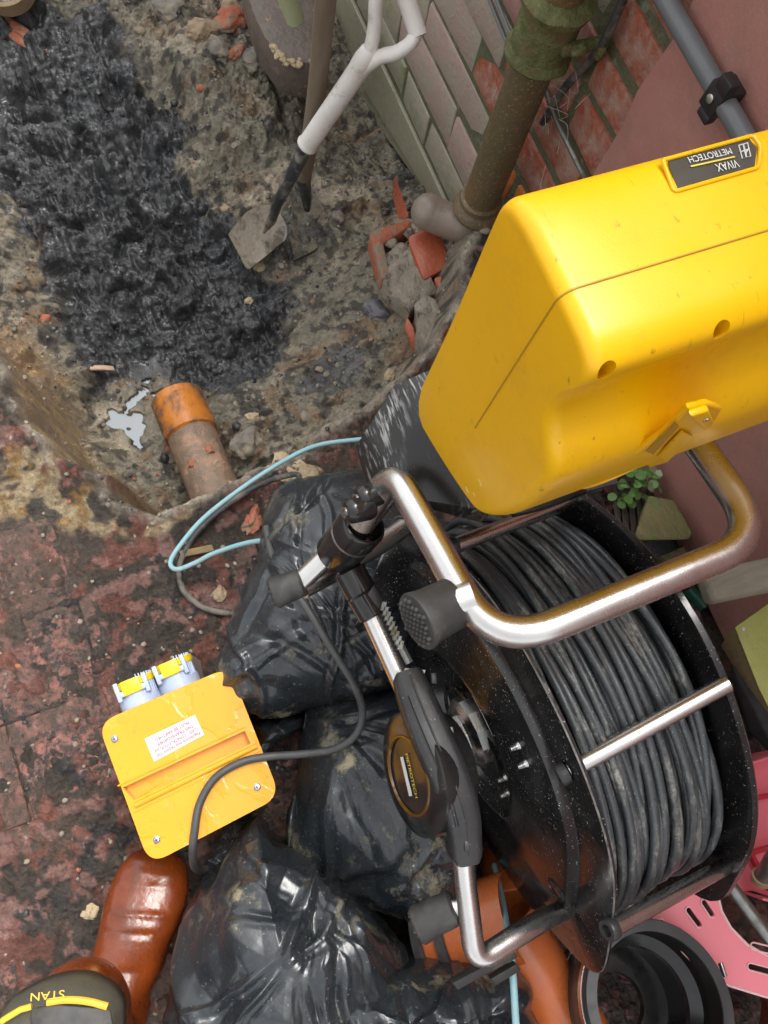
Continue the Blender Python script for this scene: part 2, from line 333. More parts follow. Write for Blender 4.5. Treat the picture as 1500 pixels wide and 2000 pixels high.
MT['green_pvc'] = mat('pale_green_pipe', (.50, .56, .33), (.45, .5, .3), r=(.3, .45), dirt=(.35, .36, .22), dirt_at=(.6, .75))
MT['clayring'] = mat('pale_clay_rim', (.42, .31, .18), (.34, .25, .15), r=(.5, .7), bump=.001)
MT['splinter'] = mat('pale_splinter', (.62, .45, .32), (.5, .34, .24), scale=80, r=(.4, .6))
MT['black_sack'] = mat('black_sheet', (.018, .018, .018), (.03, .03, .03), r=(.35, .6), bump=.002, bscale=50)
MT['ledge'] = mat('dark_concrete_ledge', (.15, .115, .09), (.09, .075, .065), scale=30, r=(.35, .6), bump=.004, bscale=60, dirt=(.42, .26, .10), dirt_at=(.62, .67), dscale=35)

MT['worn'] = mat('worn_edge', (.25, .24, .22), (.03, .03, .03), scale=60, r=(.3, .5))
# ------------------------------------------------------------------ mesh helpers
ROOT = {}
class MB:
    def __init__(s): s.v = []; s.f = []
    def add(s, vs, fs):
        k = len(s.v); s.v += [tuple(map(float, p)) for p in vs]; s.f += [tuple(i+k for i in q) for q in fs]; return s
    def tube(s, pts, r, seg=14, cap=True):
        P = [np.array(p, float) for p in pts]; n = len(P)
        rr = r if hasattr(r, '__len__') else [r]*n
        T = []
        for i in range(n):
            t = P[min(i+1, n-1)]-P[max(i-1, 0)]; T.append(t/(np.linalg.norm(t)+1e-12))
        u = np.cross(T[0], [0, 0, 1]);
        if np.linalg.norm(u) < .1: u = np.cross(T[0], [0, 1, 0])
        u /= np.linalg.norm(u); vs = []
        for i in range(n):
            u = u-T[i]*(u @ T[i]); u /= np.linalg.norm(u); w = np.cross(T[i], u)
            for k in range(seg):
                a = 2*math.pi*k/seg; vs.append(P[i]+rr[i]*(math.cos(a)*u+math.sin(a)*w))
        fs = [(i*seg+k, i*seg+(k+1) % seg, (i+1)*seg+(k+1) % seg, (i+1)*seg+k) for i in range(n-1) for k in range(seg)]
        if cap: fs += [tuple(range(seg))[::-1], tuple((n-1)*seg+k for k in range(seg))]
        return s.add(vs, fs)
    def lathe(s, prof, o, ax, seg=32, cap=True):
        o = np.array(o, float); ax = np.array(ax, float); ax /= np.linalg.norm(ax)
        u = np.cross(ax, [0, 0, 1]);
        if np.linalg.norm(u) < .1: u = np.cross(ax, [0, 1, 0])
        u /= np.linalg.norm(u); w = np.cross(ax, u); vs = []
        for (r, h) in prof:
            for k in range(seg):
                a = 2*math.pi*k/seg; vs.append(o+ax*h+r*(math.cos(a)*u+math.sin(a)*w))
        n = len(prof)
        fs = [(i*seg+k, i*seg+(k+1) % seg, (i+1)*seg+(k+1) % seg, (i+1)*seg+k) for i in range(n-1) for k in range(seg)]
        if cap: fs += [tuple(range(seg))[::-1], tuple((n-1)*seg+k for k in range(seg))]
        return s.add(vs, fs)
    def ringlathe(s, prof, o, ax, seg=48):      # closed profile (pipe with a bore, ring)
        k0 = len(s.v); s.lathe(prof, o, ax, seg, cap=False); n = len(prof)
        s.f += [(k0+(n-1)*seg+k, k0+(n-1)*seg+(k+1) % seg, k0+(k+1) % seg, k0+k) for k in range(seg)]; return s
    def prism(s, pts, d):
        P = [np.array(p, float) for p in pts]; n = len(P); d = np.array(d, float)
        return s.add(P+[p+d for p in P], [tuple(range(n))[::-1], tuple(range(n, 2*n))]+[(k, (k+1) % n, n+(k+1) % n, n+k) for k in range(n)])
    def box(s, c, ex, ey, ez):
        c, ex, ey, ez = [np.array(q, float) for q in (c, ex, ey, ez)]
        vs = [c+a*ex+b*ey+g*ez for a in (-1, 1) for b in (-1, 1) for g in (-1, 1)]
        return s.add(vs, [(0, 1, 3, 2), (4, 6, 7, 5), (0, 4, 5, 1), (2, 3, 7, 6), (0, 2, 6, 4), (1, 5, 7, 3)])
    def grid(s, A, closed_u=False, closed_v=False):
        nu, nv = A.shape[:2]; k0 = len(s.v); s.v += [tuple(map(float, p)) for p in A.reshape(-1, 3)]
        for i in range(nu if closed_u else nu-1):
            for j in range(nv if closed_v else nv-1):
                s.f.append((k0+i*nv+j, k0+((i+1) % nu)*nv+j, k0+((i+1) % nu)*nv+(j+1) % nv, k0+i*nv+(j+1) % nv))
        return s
    def hull(s, pts):
        bm = bmesh.new()
        for p in pts: bm.verts.new(p)
        r = bmesh.ops.convex_hull(bm, input=bm.verts)
        bmesh.ops.delete(bm, geom=[v for v in bm.verts if not v.link_faces], context='VERTS')
        bmesh.ops.dissolve_limit(bm, angle_limit=.02, verts=bm.verts, edges=bm.edges)
        bm.verts.index_update(); vs = [tuple(v.co) for v in bm.verts]; fs = [tuple(v.index for v in f.verts) for f in bm.faces]; bm.free()
        return s.add(vs, fs)
    def obj(s, name, m, parent=None, bevel=0, seg=2, smooth=40, sub=0, loc=None):
        off = np.array(ROOT.get(parent.name if parent else None, (0, 0, 0)) if loc is None else loc, float)
        me = bpy.data.meshes.new(name); me.from_pydata([tuple(np.array(p)-off) for p in s.v], [], s.f)
        bm = bmesh.new(); bm.from_mesh(me); bmesh.ops.recalc_face_normals(bm, faces=bm.faces)
        if bevel:
            es = [e for e in bm.edges if len(e.link_faces) == 2 and e.calc_face_angle(0) > .5]
            bmesh.ops.bevel(bm, geom=es, offset=bevel, segments=seg, profile=.5, affect='EDGES', clamp_overlap=True)
        bm.to_mesh(me); bm.free()
        if smooth:
            me.polygons.foreach_set('use_smooth', [True]*len(me.polygons)); me.set_sharp_from_angle(angle=math.radians(smooth))
        me.materials.append(MT[m] if isinstance(m, str) else m)
        o = bpy.data.objects.new(name, me); COL.objects.link(o)
        if parent: o.parent = parent
        elif loc is not None: o.location = loc
        ROOT[o.name] = off if (parent or loc is not None) else np.zeros(3)
        if sub:
            md = o.modifiers.new('subdivision', 'SUBSURF'); md.levels = sub; md.render_levels = sub
        return o
def tag(o, label=None, cat=None, group=None, kind=None):
    for k, v in (('label', label), ('category', cat), ('group', group), ('kind', kind)):
        if v: o[k] = v
    return o
def thing(name, label, cat, loc, group=None):
    o = bpy.data.objects.new(name, None); COL.objects.link(o); o.location = tuple(map(float, loc)); o.empty_display_size = .05
    ROOT[o.name] = np.array(loc, float); return tag(o, label, cat, group)
def single(mb, name, m, label, cat, group=None, **k):
    v = np.array(mb.v); loc = (v[:, 0].mean(), v[:, 1].mean(), v[:, 2].min())
    return tag(mb.obj(name, m, None, loc=loc, **k), label, cat, group)
def smooth_path(pts, n=8):
    P = [np.array(p, float) for p in pts]; P = [2*P[0]-P[1]]+P+[2*P[-1]-P[-2]]; out = []
    for i in range(1, len(P)-2):
        for k in range(n):
            t = k/n; a, b, c, d = P[i-1:i+3]
            out.append(.5*((2*b)+(-a+c)*t+(2*a-5*b+4*c-d)*t*t+(-a+3*b-3*c+d)*t**3))
    out.append(P[-2]); return out
def fillet(pts, rad, n=8):
    P = [np.array(p, float) for p in pts]; out = [P[0]]
    for i in range(1, len(P)-1):
        a = P[i-1]-P[i]; b = P[i+1]-P[i]; la, lb = np.linalg.norm(a), np.linalg.norm(b)
        r = rad[i-1] if hasattr(rad, '__len__') else rad; r = min(r, la*.49, lb*.49)
        p0 = P[i]+a/la*r; p1 = P[i]+b/lb*r
        for k in range(n+1):
            t = k/n; out.append((1-t)**2*p0+2*t*(1-t)*P[i]+t*t*p1)
    out.append(P[-1]); return out
def text(parent, name, s, m, origin, xd, yd, size, width=None, extrude=.0003):
    cu = bpy.data.curves.new(name, 'FONT'); cu.body = s; cu.size = size; cu.extrude = 0; cu.align_x = 'LEFT'
    to = bpy.data.objects.new('tmp_text', cu); COL.objects.link(to)
    me = bpy.data.meshes.new_from_object(to.evaluated_get(bpy.context.evaluated_depsgraph_get()))
    bpy.data.objects.remove(to); v = [tuple(q.co) for q in me.vertices]; f = [tuple(p.vertices) for p in me.polygons]
    w = max(p[0] for p in v)-min(p[0] for p in v); sx = width/w if width else 1
    xd = np.array(xd, float); xd /= np.linalg.norm(xd); yd = np.array(yd, float); yd -= xd*(yd @ xd); yd /= np.linalg.norm(yd); nz = np.cross(xd, yd)
    mb = MB().add([np.array(origin)+xd*p[0]*sx+yd*p[1]+nz*extrude for p in v], f)
    bpy.data.meshes.remove(me); return mb.obj(name, m, parent, smooth=0)
def cut(o, cutters):
    objs = []
    for c in cutters:
        k = c.obj('cutter', 'dark', None, smooth=0); objs.append(k)
        md = o.modifiers.new('cut', 'BOOLEAN'); md.object = k; md.operation = 'DIFFERENCE'; md.solver = 'EXACT'
    bpy.context.view_layer.update()
    dg = bpy.context.evaluated_depsgraph_get(); me = bpy.data.meshes.new_from_object(o.evaluated_get(dg))
    o.modifiers.clear(); old = o.data; o.data = me; bpy.data.meshes.remove(old)
    me.polygons.foreach_set('use_smooth', [True]*len(me.polygons)); me.set_sharp_from_angle(angle=math.radians(35))
    for k in objs: bpy.data.objects.remove(k)
def rock(c, r, seed, sq=.7, sub=3, rough=.25):
    bm = bmesh.new(); bmesh.ops.create_icosphere(bm, subdivisions=sub, radius=1.0)
    v = np.array([q.co for q in bm.verts]); f = [tuple(q.index for q in p.verts) for p in bm.faces]; bm.free()
    rr = 1+rough*fbm(v[:, 0], v[:, 1], v[:, 2], 1.3, 4, seed)+.12*fbm(v[:, 0], v[:, 1], v[:, 2], 4, 2, seed+5)
    v = v*rr[:, None]; r = np.array(r if hasattr(r, '__len__') else (r, r, r*sq))
    a = seed*1.7; R = np.array([[math.cos(a), -math.sin(a), 0], [math.sin(a), math.cos(a), 0], [0, 0, 1]])
    return MB().add((v*r) @ R.T+np.array(c), f)

# ------------------------------------------------------------------ ground
def PX(lst, z=0.0): return [at(p[0], p[1], p[2] if len(p) > 2 else z)[:2] for p in lst]
rim = PX([(0, 700), (12, 745), (30, 783), (67, 847), (92, 868), (112, 900), (150, 922), (190, 930), (214, 938), (218, 975), (262, 1000), (307, 1010), (347, 997), (400, 973), (433, 957), (500, 925),
          (560, 900), (605, 884), (640, 835), (718, 800), (760, 760), (835, 690), (885, 600), (905, 520), (925, 450)])
rim += [np.array((-.80, .80)), np.array((-.80, 1.3)), np.array((-6., 1.3)), np.array((-6., -1.1)), np.array((-2.0, -.75)), np.array((-1.15, -.42))]
slud = PX([(-250, 100), (-60, 20), (0, -30), (90, -20), (130, 40), (225, 40), (262, 120), (300, 200), (385, 255), (360, 345), (430, 420), (492, 500), (578, 600), (560, 700), (520, 770), (430, 800), (300, 745),
           (175, 775), (150, 700), (100, 600), (60, 500), (15, 400), (-60, 330), (-300, 300)], -.45)
s2 = PX([(600, 680), (690, 665), (715, 715), (690, 770), (640, 800), (590, 770)], -.27)
s3 = PX([(560, 380), (620, 400), (650, 470), (560, 520), (520, 540), (500, 520), (560, 470)], -.40)
leftw = PX([(-100, 560), (0, 590), (70, 700), (150, 850), (215, 930), (330, 1000), (200, 1010), (60, 860), (-60, 740)], -.15)
pud = [[(lambda c, p: c+(p-c)*1.28)(np.mean(PX(q, -.452), 0), p_) for p_ in PX(q, -.452)] for q in ([(219, 812), (226, 808), (248, 812), (275, 812), (268, 822), (275, 835), (272, 850), (265, 868), (259, 858), (250, 845), (238, 838), (224, 832), (218, 824)],
                             [(244, 790), (262, 772), (278, 762), (284, 770), (270, 780), (258, 795), (250, 800)], [(278, 742), (296, 738), (290, 748), (280, 747)], [(300, 768), (316, 765), (322, 772), (304, 776)],
                             [(190, 835), (200, 830), (198, 840)], [(228, 796), (234, 778), (238, 784)])]
ctrl = [(0, 60, -.43), (100, 60, -.44), (200, 80, -.42), (260, 0, -.36), (420, 60, -.31), (480, 160, -.33), (560, 200, -.34), (300, 250, -.44), (150, 250, -.46), (50, 300, -.46), (200, 450, -.48), (350, 400, -.46),
        (450, 330, -.38), (550, 300, -.36), (640, 250, -.40), (700, 300, -.40), (800, 390, -.34), (650, 450, -.37), (550, 480, -.40), (500, 560, -.42), (400, 550, -.47), (300, 600, -.48), (200, 600, -.48), (90, 560, -.45),
        (120, 700, -.42), (40, 620, -.34), (60, 740, -.24), (0, 520, -.36), (-80, 450, -.33), (-80, 300, -.44), (170, 850, -.36), (200, 780, -.45), (250, 830, -.462), (400, 720, -.46), (500, 700, -.42), (350, 900, -.40), (300, 860, -.45), (450, 860, -.34),
        (600, 620, -.34), (650, 700, -.31), (600, 780, -.28), (520, 830, -.28), (700, 600, -.31), (720, 700, -.25), (770, 640, -.20), (700, 770, -.16), (560, 860, -.18), (800, 560, -.19), (850, 480, -.16), (870, 560, -.12),
        (280, 950, -.34), (220, 880, -.30), (140, 850, -.22), (240, 910, -.28)]
CW = np.array([at(*c) for c in ctrl])
puz = -.458
def ground_z(X, Y, detail=True):
    num = np.zeros_like(X); den = np.zeros_like(X)+1e-9
    for c in CW:
        w = np.exp(-((X-c[0])**2+(Y-c[1])**2)/(2*.075**2))+1e-5*np.exp(-((X-c[0])**2+(Y-c[1])**2)/(2*.6**2)); num += w*c[2]; den += w
    zin = num/den
    d = -sdf(rim, X+.012*fbm(X, Y, None, 18, 3, 3), Y+.012*fbm(X, Y, None, 18, 3, 4))
    lip = sstep(-.004, .055, d)
    zi = zin
    zout = -.0030+.002*fbm(X, Y, None, 6, 3, 9)
    if detail:
        sl = -sdf(slud, X+.03*fbm(X, Y, None, 9, 4, 31), Y+.03*fbm(X, Y, None, 9, 4, 32))
        ins = sstep(-.01, .03, sl)
        rg = .028*fbm(X, Y, None, 9, 4, 1)+.012*fbm(X, Y, None, 30, 3, 2)+.026*billow(X+.01*fbm(X, Y, None, 40, 2, 6), Y+.01*fbm(X, Y, None, 40, 2, 7), 19, 5, 66, .62)*(.6+.6*fbm(X, Y, None, 6, 2, 68))
        rs = .020*fbm(X*1.0, Y*1.0, None, 8, 3, 11)+.012*fbm(X, Y, None, 30, 3, 12, ridge=True)+.036*billow(X+.008*fbm(X, Y, None, 25, 2, 16), Y+.008*fbm(X, Y, None, 25, 2, 17), 15, 5, 13, .44)
        lwd = sstep(-.06, .02, -sdf(leftw, X, Y)); rg = rg+lwd*.030*fbm(X+.03*fbm(X, Y, None, 9, 2, 90), Y, None, 15, 4, 91, ridge=True)
        zi = zi+rg*(1-ins)+rs*ins
        pm = np.full(X.shape, 1.)
        for q in pud:
            pm = np.minimum(pm, sdf(q, X+.006*fbm(X, Y, None, 70, 3, 71)*1.8, Y+.006*fbm(X, Y, None, 70, 3, 72)*1.8))
        near = sstep(.09, .02, pm)
        zi = zi*(1-near)+(np.maximum(np.minimum(zi, puz+.008), puz+.002+.002*fbm(X, Y, None, 80, 2, 9)))*near
        zi = np.where(pm < 0, puz-.006, zi)
        mud = fbm(X, Y, None, 7, 5, 21)
        zout = zout+sstep(-.35, .18, mud)*.0085+.005*fbm(X, Y, None, 40, 3, 22)*sstep(-.4, .1, mud)+.0055*billow(X, Y, 50, 4, 23, .7)
        zout = zout+.016*sstep(.06, .0, -d)*(1+.8*fbm(X, Y, None, 25, 3, 24))
    return zout*(1-lip)+zi*lip, d, zin

def spaced(a, b, fa, fb, step):
    mid = list(np.arange(fa, fb, step)); out = []
    v, s = fa, step
    while v > a: s *= 1.25; v -= s; out.append(v)
    out = out[::-1]; v, s = fb, step; o2 = []
    while v < b: o2.append(v); s *= 1.25; v += s
    return np.array(out+mid+o2)
gx = spaced(-12, 12, -2.35, .75, .0032); gy = spaced(-12, 12, -.60, .90, .0032)
X, Y = np.meshgrid(gx, gy, indexing='ij')
Z, D, ZIN = ground_z(X, Y)
# soil colours: what each zone is made of
def tocol(c): return np.array(c)[None, None, :]
warp = .035
Xw = X+warp*fbm(X, Y, None, 12, 4, 41); Yw = Y+warp*fbm(X, Y, None, 12, 4, 42)
ed = .030*fbm(X, Y, None, 28, 4, 43)+.022*fbm(X, Y, None, 80, 3, 44)
sl = sstep(-.010, .016, -sdf(slud, Xw, Yw)+ed); sl = np.maximum(sl, sstep(-.012, .012, -sdf(s2, Xw, Yw)+ed)*.92); sl = np.maximum(sl, sstep(-.012, .012, -sdf(s3, Xw, Yw)+ed)*.8)
inpit = sstep(-.002, .012, D)
n1 = fbm(X, Y, None, 5, 4, 51); n2 = fbm(X, Y, None, 16, 4, 52); n3 = fbm(X, Y, None, 40, 3, 53)
clay = tocol((.33, .295, .22)); tan = tocol((.54, .46, .33)); char = tocol((.06, .056, .048)); brn = tocol((.30, .17, .07)); dkb = tocol((.10, .06, .032))
A = clay*np.ones(X.shape+(1,))
def mixc(A, B, m): m = m[..., None]; return A*(1-m)+B*m
A = mixc(A, tan, sstep(.0, .30, n1+.4*n2)); A = mixc(A, char, sstep(.16, .34, -n2*.6-n3*.35)*.85)
A = mixc(A, tocol((.34, .20, .10)), sstep(.28, .42, fbm(X, Y, None, 13, 4, 55))*.6)
lw = sstep(-.05, .03, -sdf(leftw, Xw, Yw)); A = mixc(A, brn*.8+dkb*.2, lw*(.75+.25*np.clip(n2*2, -1, 1))); A = mixc(A, tocol((.48, .32, .14)), lw*sstep(.05, .3, n3))
A = mixc(A, tocol((.015, .017, .019))*(1+.9*n2[..., None]), sl)
A = mixc(A, tocol((.42, .36, .26)), (1-sl)*(1-lw)*sstep(.18, .32, fbm(X, Y, None, 34, 4, 58))*.55); A = mixc(A, tocol((.045, .044, .04)), (1-sl)*(1-lw)*sstep(.14, .26, fbm(X, Y, None, 48, 4, 59))*.75)
wet = .32+.25*n2; wet = wet*(1-sl)+.93*sl; wet = np.maximum(wet, lw*.6)
# surface around the pit: mud on the tiles, cream concrete edge
mudc = tocol((.060, .045, .033))*np.ones_like(A); mudc = mixc(mudc, tocol((.024, .022, .020)), sstep(.0, .35, n2+.3*n1)); mudc = mixc(mudc, tocol((.12, .08, .055)), sstep(.1, .4, n1)*.7)
mudc = mixc(mudc, tocol((.24, .085, .058)), sstep(.10, .22, fbm(X, Y, None, 30, 5, 57))*.75); mudc = mixc(mudc, tocol((.33, .17, .14)), sstep(.20, .30, fbm(X, Y, None, 38, 4, 61))*.7)
crm = PX([(-40, 860), (0, 860), (90, 870), (140, 940), (225, 985), (260, 1000), (310, 1015), (345, 1000), (400, 975), (330, 1030), (220, 1045), (120, 1020), (0, 1005), (-60, 1000)])
cm = sstep(-.012, .01, -sdf(crm, Xw, Yw)); mudc = mixc(mudc, tocol((.44, .34, .20)), cm*sstep(-.22, .16, n2+.8*n3)); mudc = mixc(mudc, tocol((.05, .047, .042)), cm*sstep(.10, .22, fbm(X, Y, None, 20, 5, 81))*.9); mudc = mixc(mudc, tocol((.30, .17, .05)), cm*sstep(.18, .3, fbm(X, Y, None, 26, 4, 82))*.7); mudc = mixc(mudc, tocol((.50, .44, .34)), sstep(.022, .004, -D)*sstep(-.5, .0, n2)*.8)
A = A*inpit[..., None]+mudc*(1-inpit[..., None]); wet = wet*inpit+(.40+.4*n2)*(1-inpit)*(1-.5*cm)
A = np.clip(A, .004, 1)
nx, ny = X.shape
me = bpy.data.meshes.new('ground')
me.vertices.add(nx*ny); me.vertices.foreach_set('co', np.stack([X, Y, Z], -1).astype(np.float32).ravel())
ii, jj = np.meshgrid(np.arange(nx-1), np.arange(ny-1), indexing='ij'); a = (ii*ny+jj).ravel()
q = np.stack([a, a+ny, a+ny+1, a+1], -1).astype(np.int32)
me.loops.add(q.size); me.loops.foreach_set('vertex_index', q.ravel()); me.polygons.add(len(q)); me.polygons.foreach_set('loop_start', np.arange(0, q.size, 4, dtype=np.int32)); me.polygons.foreach_set('loop_total', np.full(len(q), 4, np.int32))
me.polygons.foreach_set('use_smooth', np.ones(len(q), bool)); me.update(calc_edges=True)
ca = me.color_attributes.new('soil', 'FLOAT_COLOR', 'POINT'); ca.data.foreach_set('color', np.concatenate([A, np.clip(wet, 0, 1)[..., None]], -1).astype(np.float32).ravel())
me.materials.append(MT['soil']); ground = bpy.data.objects.new('ground', me); COL.objects.link(ground); ground['kind'] = 'structure'

def gz(x, y): return float(ground_z(np.array([[x]]), np.array([[y]]))[0][0, 0])
def hit(px, py, lift=0.0):
    """the point of the ground that lies under a pixel"""
    z = 0.0; r = RM @ _ray(px, py)
    t = np.linspace(.3, 3.2, 700); P = O+r*t[:, None]; g = ground_z(P[:, 0][None], P[:, 1][None])[0][0]
    k = int(np.argmax(P[:, 2] < g)); return P[k]+np.array([0, 0, lift])

# quarry tiles of the yard
rng = random.Random(4)
tx0, ty0, tp = -.164, -.241, .157
tile_mesh = None
gt = []
for i in range(-3, 9):
    for j in range(-4, 6):
        cx, cy = tx0+(i+.5)*tp, ty0+(j+.5)*tp
        cn = [(cx+a*.074, cy+b*.074) for a in (-1, 1) for b in (-1, 1)]
        dd = sdf(rim, np.array([[c[0] for c in cn]]), np.array([[c[1] for c in cn]]))[0]
        if dd.min() < .028: continue
        pr = M4.inverted() @ Vector((cx, cy, 0)); u, v = 750+F*pr.x/-pr.z, 1000-F*pr.y/-pr.z
        if not (-160 < u < 820 and 700 < v < 2150): continue
        if tile_mesh is None:
            o = MB().box((0, 0, -.010), (.0770, 0, 0), (0, .0770, 0), (0, 0, .010)).obj('quarry_tile', 'tile', None, bevel=.0022, seg=2, loc=(0, 0, 0)); tile_mesh = o.data
        else:
            o = bpy.data.objects.new('quarry_tile', tile_mesh); COL.objects.link(o)
        o.parent = ground; o.location = (cx, cy, rng.uniform(-.0025, .0012)); o.rotation_euler = (rng.uniform(-.008, .008), rng.uniform(-.008, .008), rng.uniform(-.01, .01))

# loose stones and clods: countless
def rubble():
    rg = np.random.default_rng(8); bm = bmesh.new(); bmesh.ops.create_icosphere(bm, subdivisions=1, radius=1.0)
    bv = np.array([v.co for v in bm.verts]); bf = [tuple(v.index for v in f.verts) for f in bm.faces]; bm.free()
    out = {'stone': MB(), 'mortar_lump': MB(), 'soil_dark': MB(), 'brick_broken': MB()}
    N = 5200; xs = rg.uniform(-2.1, .5, N); ys = rg.uniform(-.5, .80, N)
    Zs, Ds, _ = ground_z(xs[None], ys[None]); Zs = Zs[0]; Ds = Ds[0]; S = sdf(slud, xs[None], ys[None])[0]
    for k in range(N):
        if Ds[k] < -.02 and rg.random() > .35: continue
        if S[k] < 0 and rg.random() > .45: continue
        if -.02 < Ds[k] < .05 and rg.random() > .6: continue
        r = .0022+.0035*rg.random()**2+(.011*rg.random() if rg.random() < .07 else 0)
        if Ds[k] < -.02: r = min(r, .005)
        v = bv*(1+.35*(rg.random(len(bv))-.5))[:, None]*np.array([r*rg.uniform(.8, 1.5), r, r*.7])
        a = rg.uniform(0, 6.28); R = np.array([[math.cos(a), -math.sin(a), 0], [math.sin(a), math.cos(a), 0], [0, 0, 1]])
        key = 'soil_dark' if S[k] < 0.01 else rg.choice(['stone', 'stone', 'mortar_lump', 'soil_dark', 'brick_broken'], p=[.3, .25, .25, .14, .06])
        out[key].add(v @ R.T+np.array([xs[k], ys[k], Zs[k]+r*.15]), bf)
    for k, m in out.items():
        if m.v: tag(m.obj('loose_rubble', k, None, smooth=60), 'loose %s scattered over the dug soil' % {'stone': 'grey grit and pebbles', 'mortar_lump': 'pale mortar crumbs', 'soil_dark': 'black wet clods', 'brick_broken': 'orange brick crumbs'}[k], 'rubble', kind='stuff')
MT['soil_dark'] = mat('black_wet_clod', (.03, .032, .033), (.05, .048, .042), scale=50, r=(.15, .4), bump=.002, bscale=120)
rubble()

# standing water in the pit
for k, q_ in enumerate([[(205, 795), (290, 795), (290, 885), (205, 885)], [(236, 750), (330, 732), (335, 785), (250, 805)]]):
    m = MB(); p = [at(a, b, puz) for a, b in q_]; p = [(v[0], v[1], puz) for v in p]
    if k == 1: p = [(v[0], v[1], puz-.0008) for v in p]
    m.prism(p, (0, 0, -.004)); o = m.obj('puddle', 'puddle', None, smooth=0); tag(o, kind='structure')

# ------------------------------------------------------------------ the wall
WY = .812
wall = thing('brick_wall', 'old brick wall of limewashed and red bricks with mossy mortar behind the soil pipe', 'wall', (-1.4, WY+.1, -.25))
MB().box((-1.98, WY+.1205, .85), (1.32, 0, 0), (0, .115, 0), (0, 0, 1.39)).obj('mortar_bed', 'mortar', wall, smooth=0)
beds = [-.247, -.145, -.022, .080, .181, .272, .369, .451, .545]
while beds[-1] < 2.1: beds.append(beds[-1]+.0945)
brk = {}
rng = random.Random(11)
def brick(x0, x1, z0, z1, m, proud=0):
    L, h = x1-x0, z1-z0; key = (round(L, 2), round(h, 3), m, rng.randint(0, 2))
    if key not in brk:
        b = MB().box((0, 0, 0), (L/2, 0, 0), (0, .03, 0), (0, 0, h/2)); bm = bmesh.new()
        o = b.obj('brick', m, None, bevel=.006, seg=2, loc=(0, 0, 0)); me_ = o.data
        v = np.array([q.co for q in me_.vertices]); v += .0075*np.stack([fbm(v[:, 0]+9*i, v[:, 1], v[:, 2], 26, 2, rng.randint(1, 99)) for i in range(3)], -1)
        me_.vertices.foreach_set('co', v.ravel()); bm.free(); brk[key] = me_
    else:
        o = bpy.data.objects.new('brick', brk[key]); COL.objects.link(o)
    o.parent = wall
    o.location = ((x0+x1)/2-ROOT['brick_wall'][0], WY+.033-ROOT['brick_wall'][1]-proud-rng.uniform(0, .004), (z0+z1)/2-ROOT['brick_wall'][2])
    o.rotation_euler = (rng.uniform(-.008, .008), 0, rng.uniform(-.012, .012)); return o
for c in range(len(beds)-1):
    z0, z1 = beds[c]+.0038, beds[c+1]-.0038
    if z0 > 1.35: break
    edge = -.66
    # Flemish bond: stretcher .262, header .125 ; anchored on the joints seen in the photograph
    anc = {0: -1.342, 1: -1.093, 2: -1.30, 3: -1.085, 4: -.997, 5: -.78, 6: -.93, 7: -.80}.get(c, -.8+(.15 if c % 2 else 0))
    xs = [anc]; k = c
    while xs[-1] < edge: xs.append(xs[-1]+(.318 if k % 3 else .15)); k += 1
    k = c+1; left = [anc]
    while left[-1] > -3.2: left.append(left[-1]-(.318 if k % 3 else .15)); k += 1
    xs = left[::-1]+xs[1:]
    for i in range(len(xs)-1):
        gp = .0032 if xs[i] < -1.0 else .0085
        x0, x1 = xs[i]+gp, min(xs[i+1]-gp, edge)
        if x1-x0 < .03 or x0 < -3.2: continue
        xm = (x0+x1)/2
        if xm < -2.4 or z0 > 1.1:
            if xm < -2.8 or z0 > 1.2: continue
        if c == 0: m = 'brick_green'
        elif xm < -.93: m = rng.choice(['brick_pale', 'brick_pale', 'brick_mauve', 'brick_mauve', 'brick_red']) if c > 2 else ('brick_pale' if rng.random() > .3 else 'brick_green')
        else: m = 'brick_red' if rng.random() > .12 else 'brick_mauve'
        if c == 2 and -.95 < xm < -.72: m = 'brick_orange'
        gz_ = 0 if xm < -1.0 else .0055
        brick(x0, x1, z0+gz_, z1-gz_, m)
# cement plinth under the bottom course, lower edge broken
pts = []
tp_ = [(-3.2, -.252), (-.80, -.252)]
low = [(-.80, -.30), (-.95, -.30), (-1.05, -.31), (-1.12, -.33), (-1.2, -.355), (-1.3, -.37), (-1.4, -.42), (-1.5, -.44), (-1.62, -.50), (-1.75, -.50), (-1.9, -.56), (-2.2, -.60), (-2.6, -.62), (-3.2, -.62)]
poly = [(x, WY-.004, z) for x, z in tp_]+[(x, WY-.004+.006*math.sin(x*30), z) for x, z in low]
MB().prism(poly, (0, .02, 0)).obj('plinth', 'plinth', wall, bevel=.004)
rd = thing('rendered_wall', 'smooth pink painted render on the right hand side of the brick wall', 'wall', (.4, WY, 0))
re_ = [(-.655+.004*math.sin(i*2.1)+.003*math.sin(i*5.3), WY-.012, .035+i*.055) for i in range(40)]
MB().prism([(2.6, WY-.012, .035)]+re_+[(2.6, WY-.012, re_[-1][2])], (0, .20, 0)).obj('render', 'render', rd, bevel=.002)
MB().box((.99, WY+.13, .0), (1.62, 0, 0), (0, .115, 0), (0, 0, .034)).obj('footing', 'mortar_lump', rd, smooth=0)

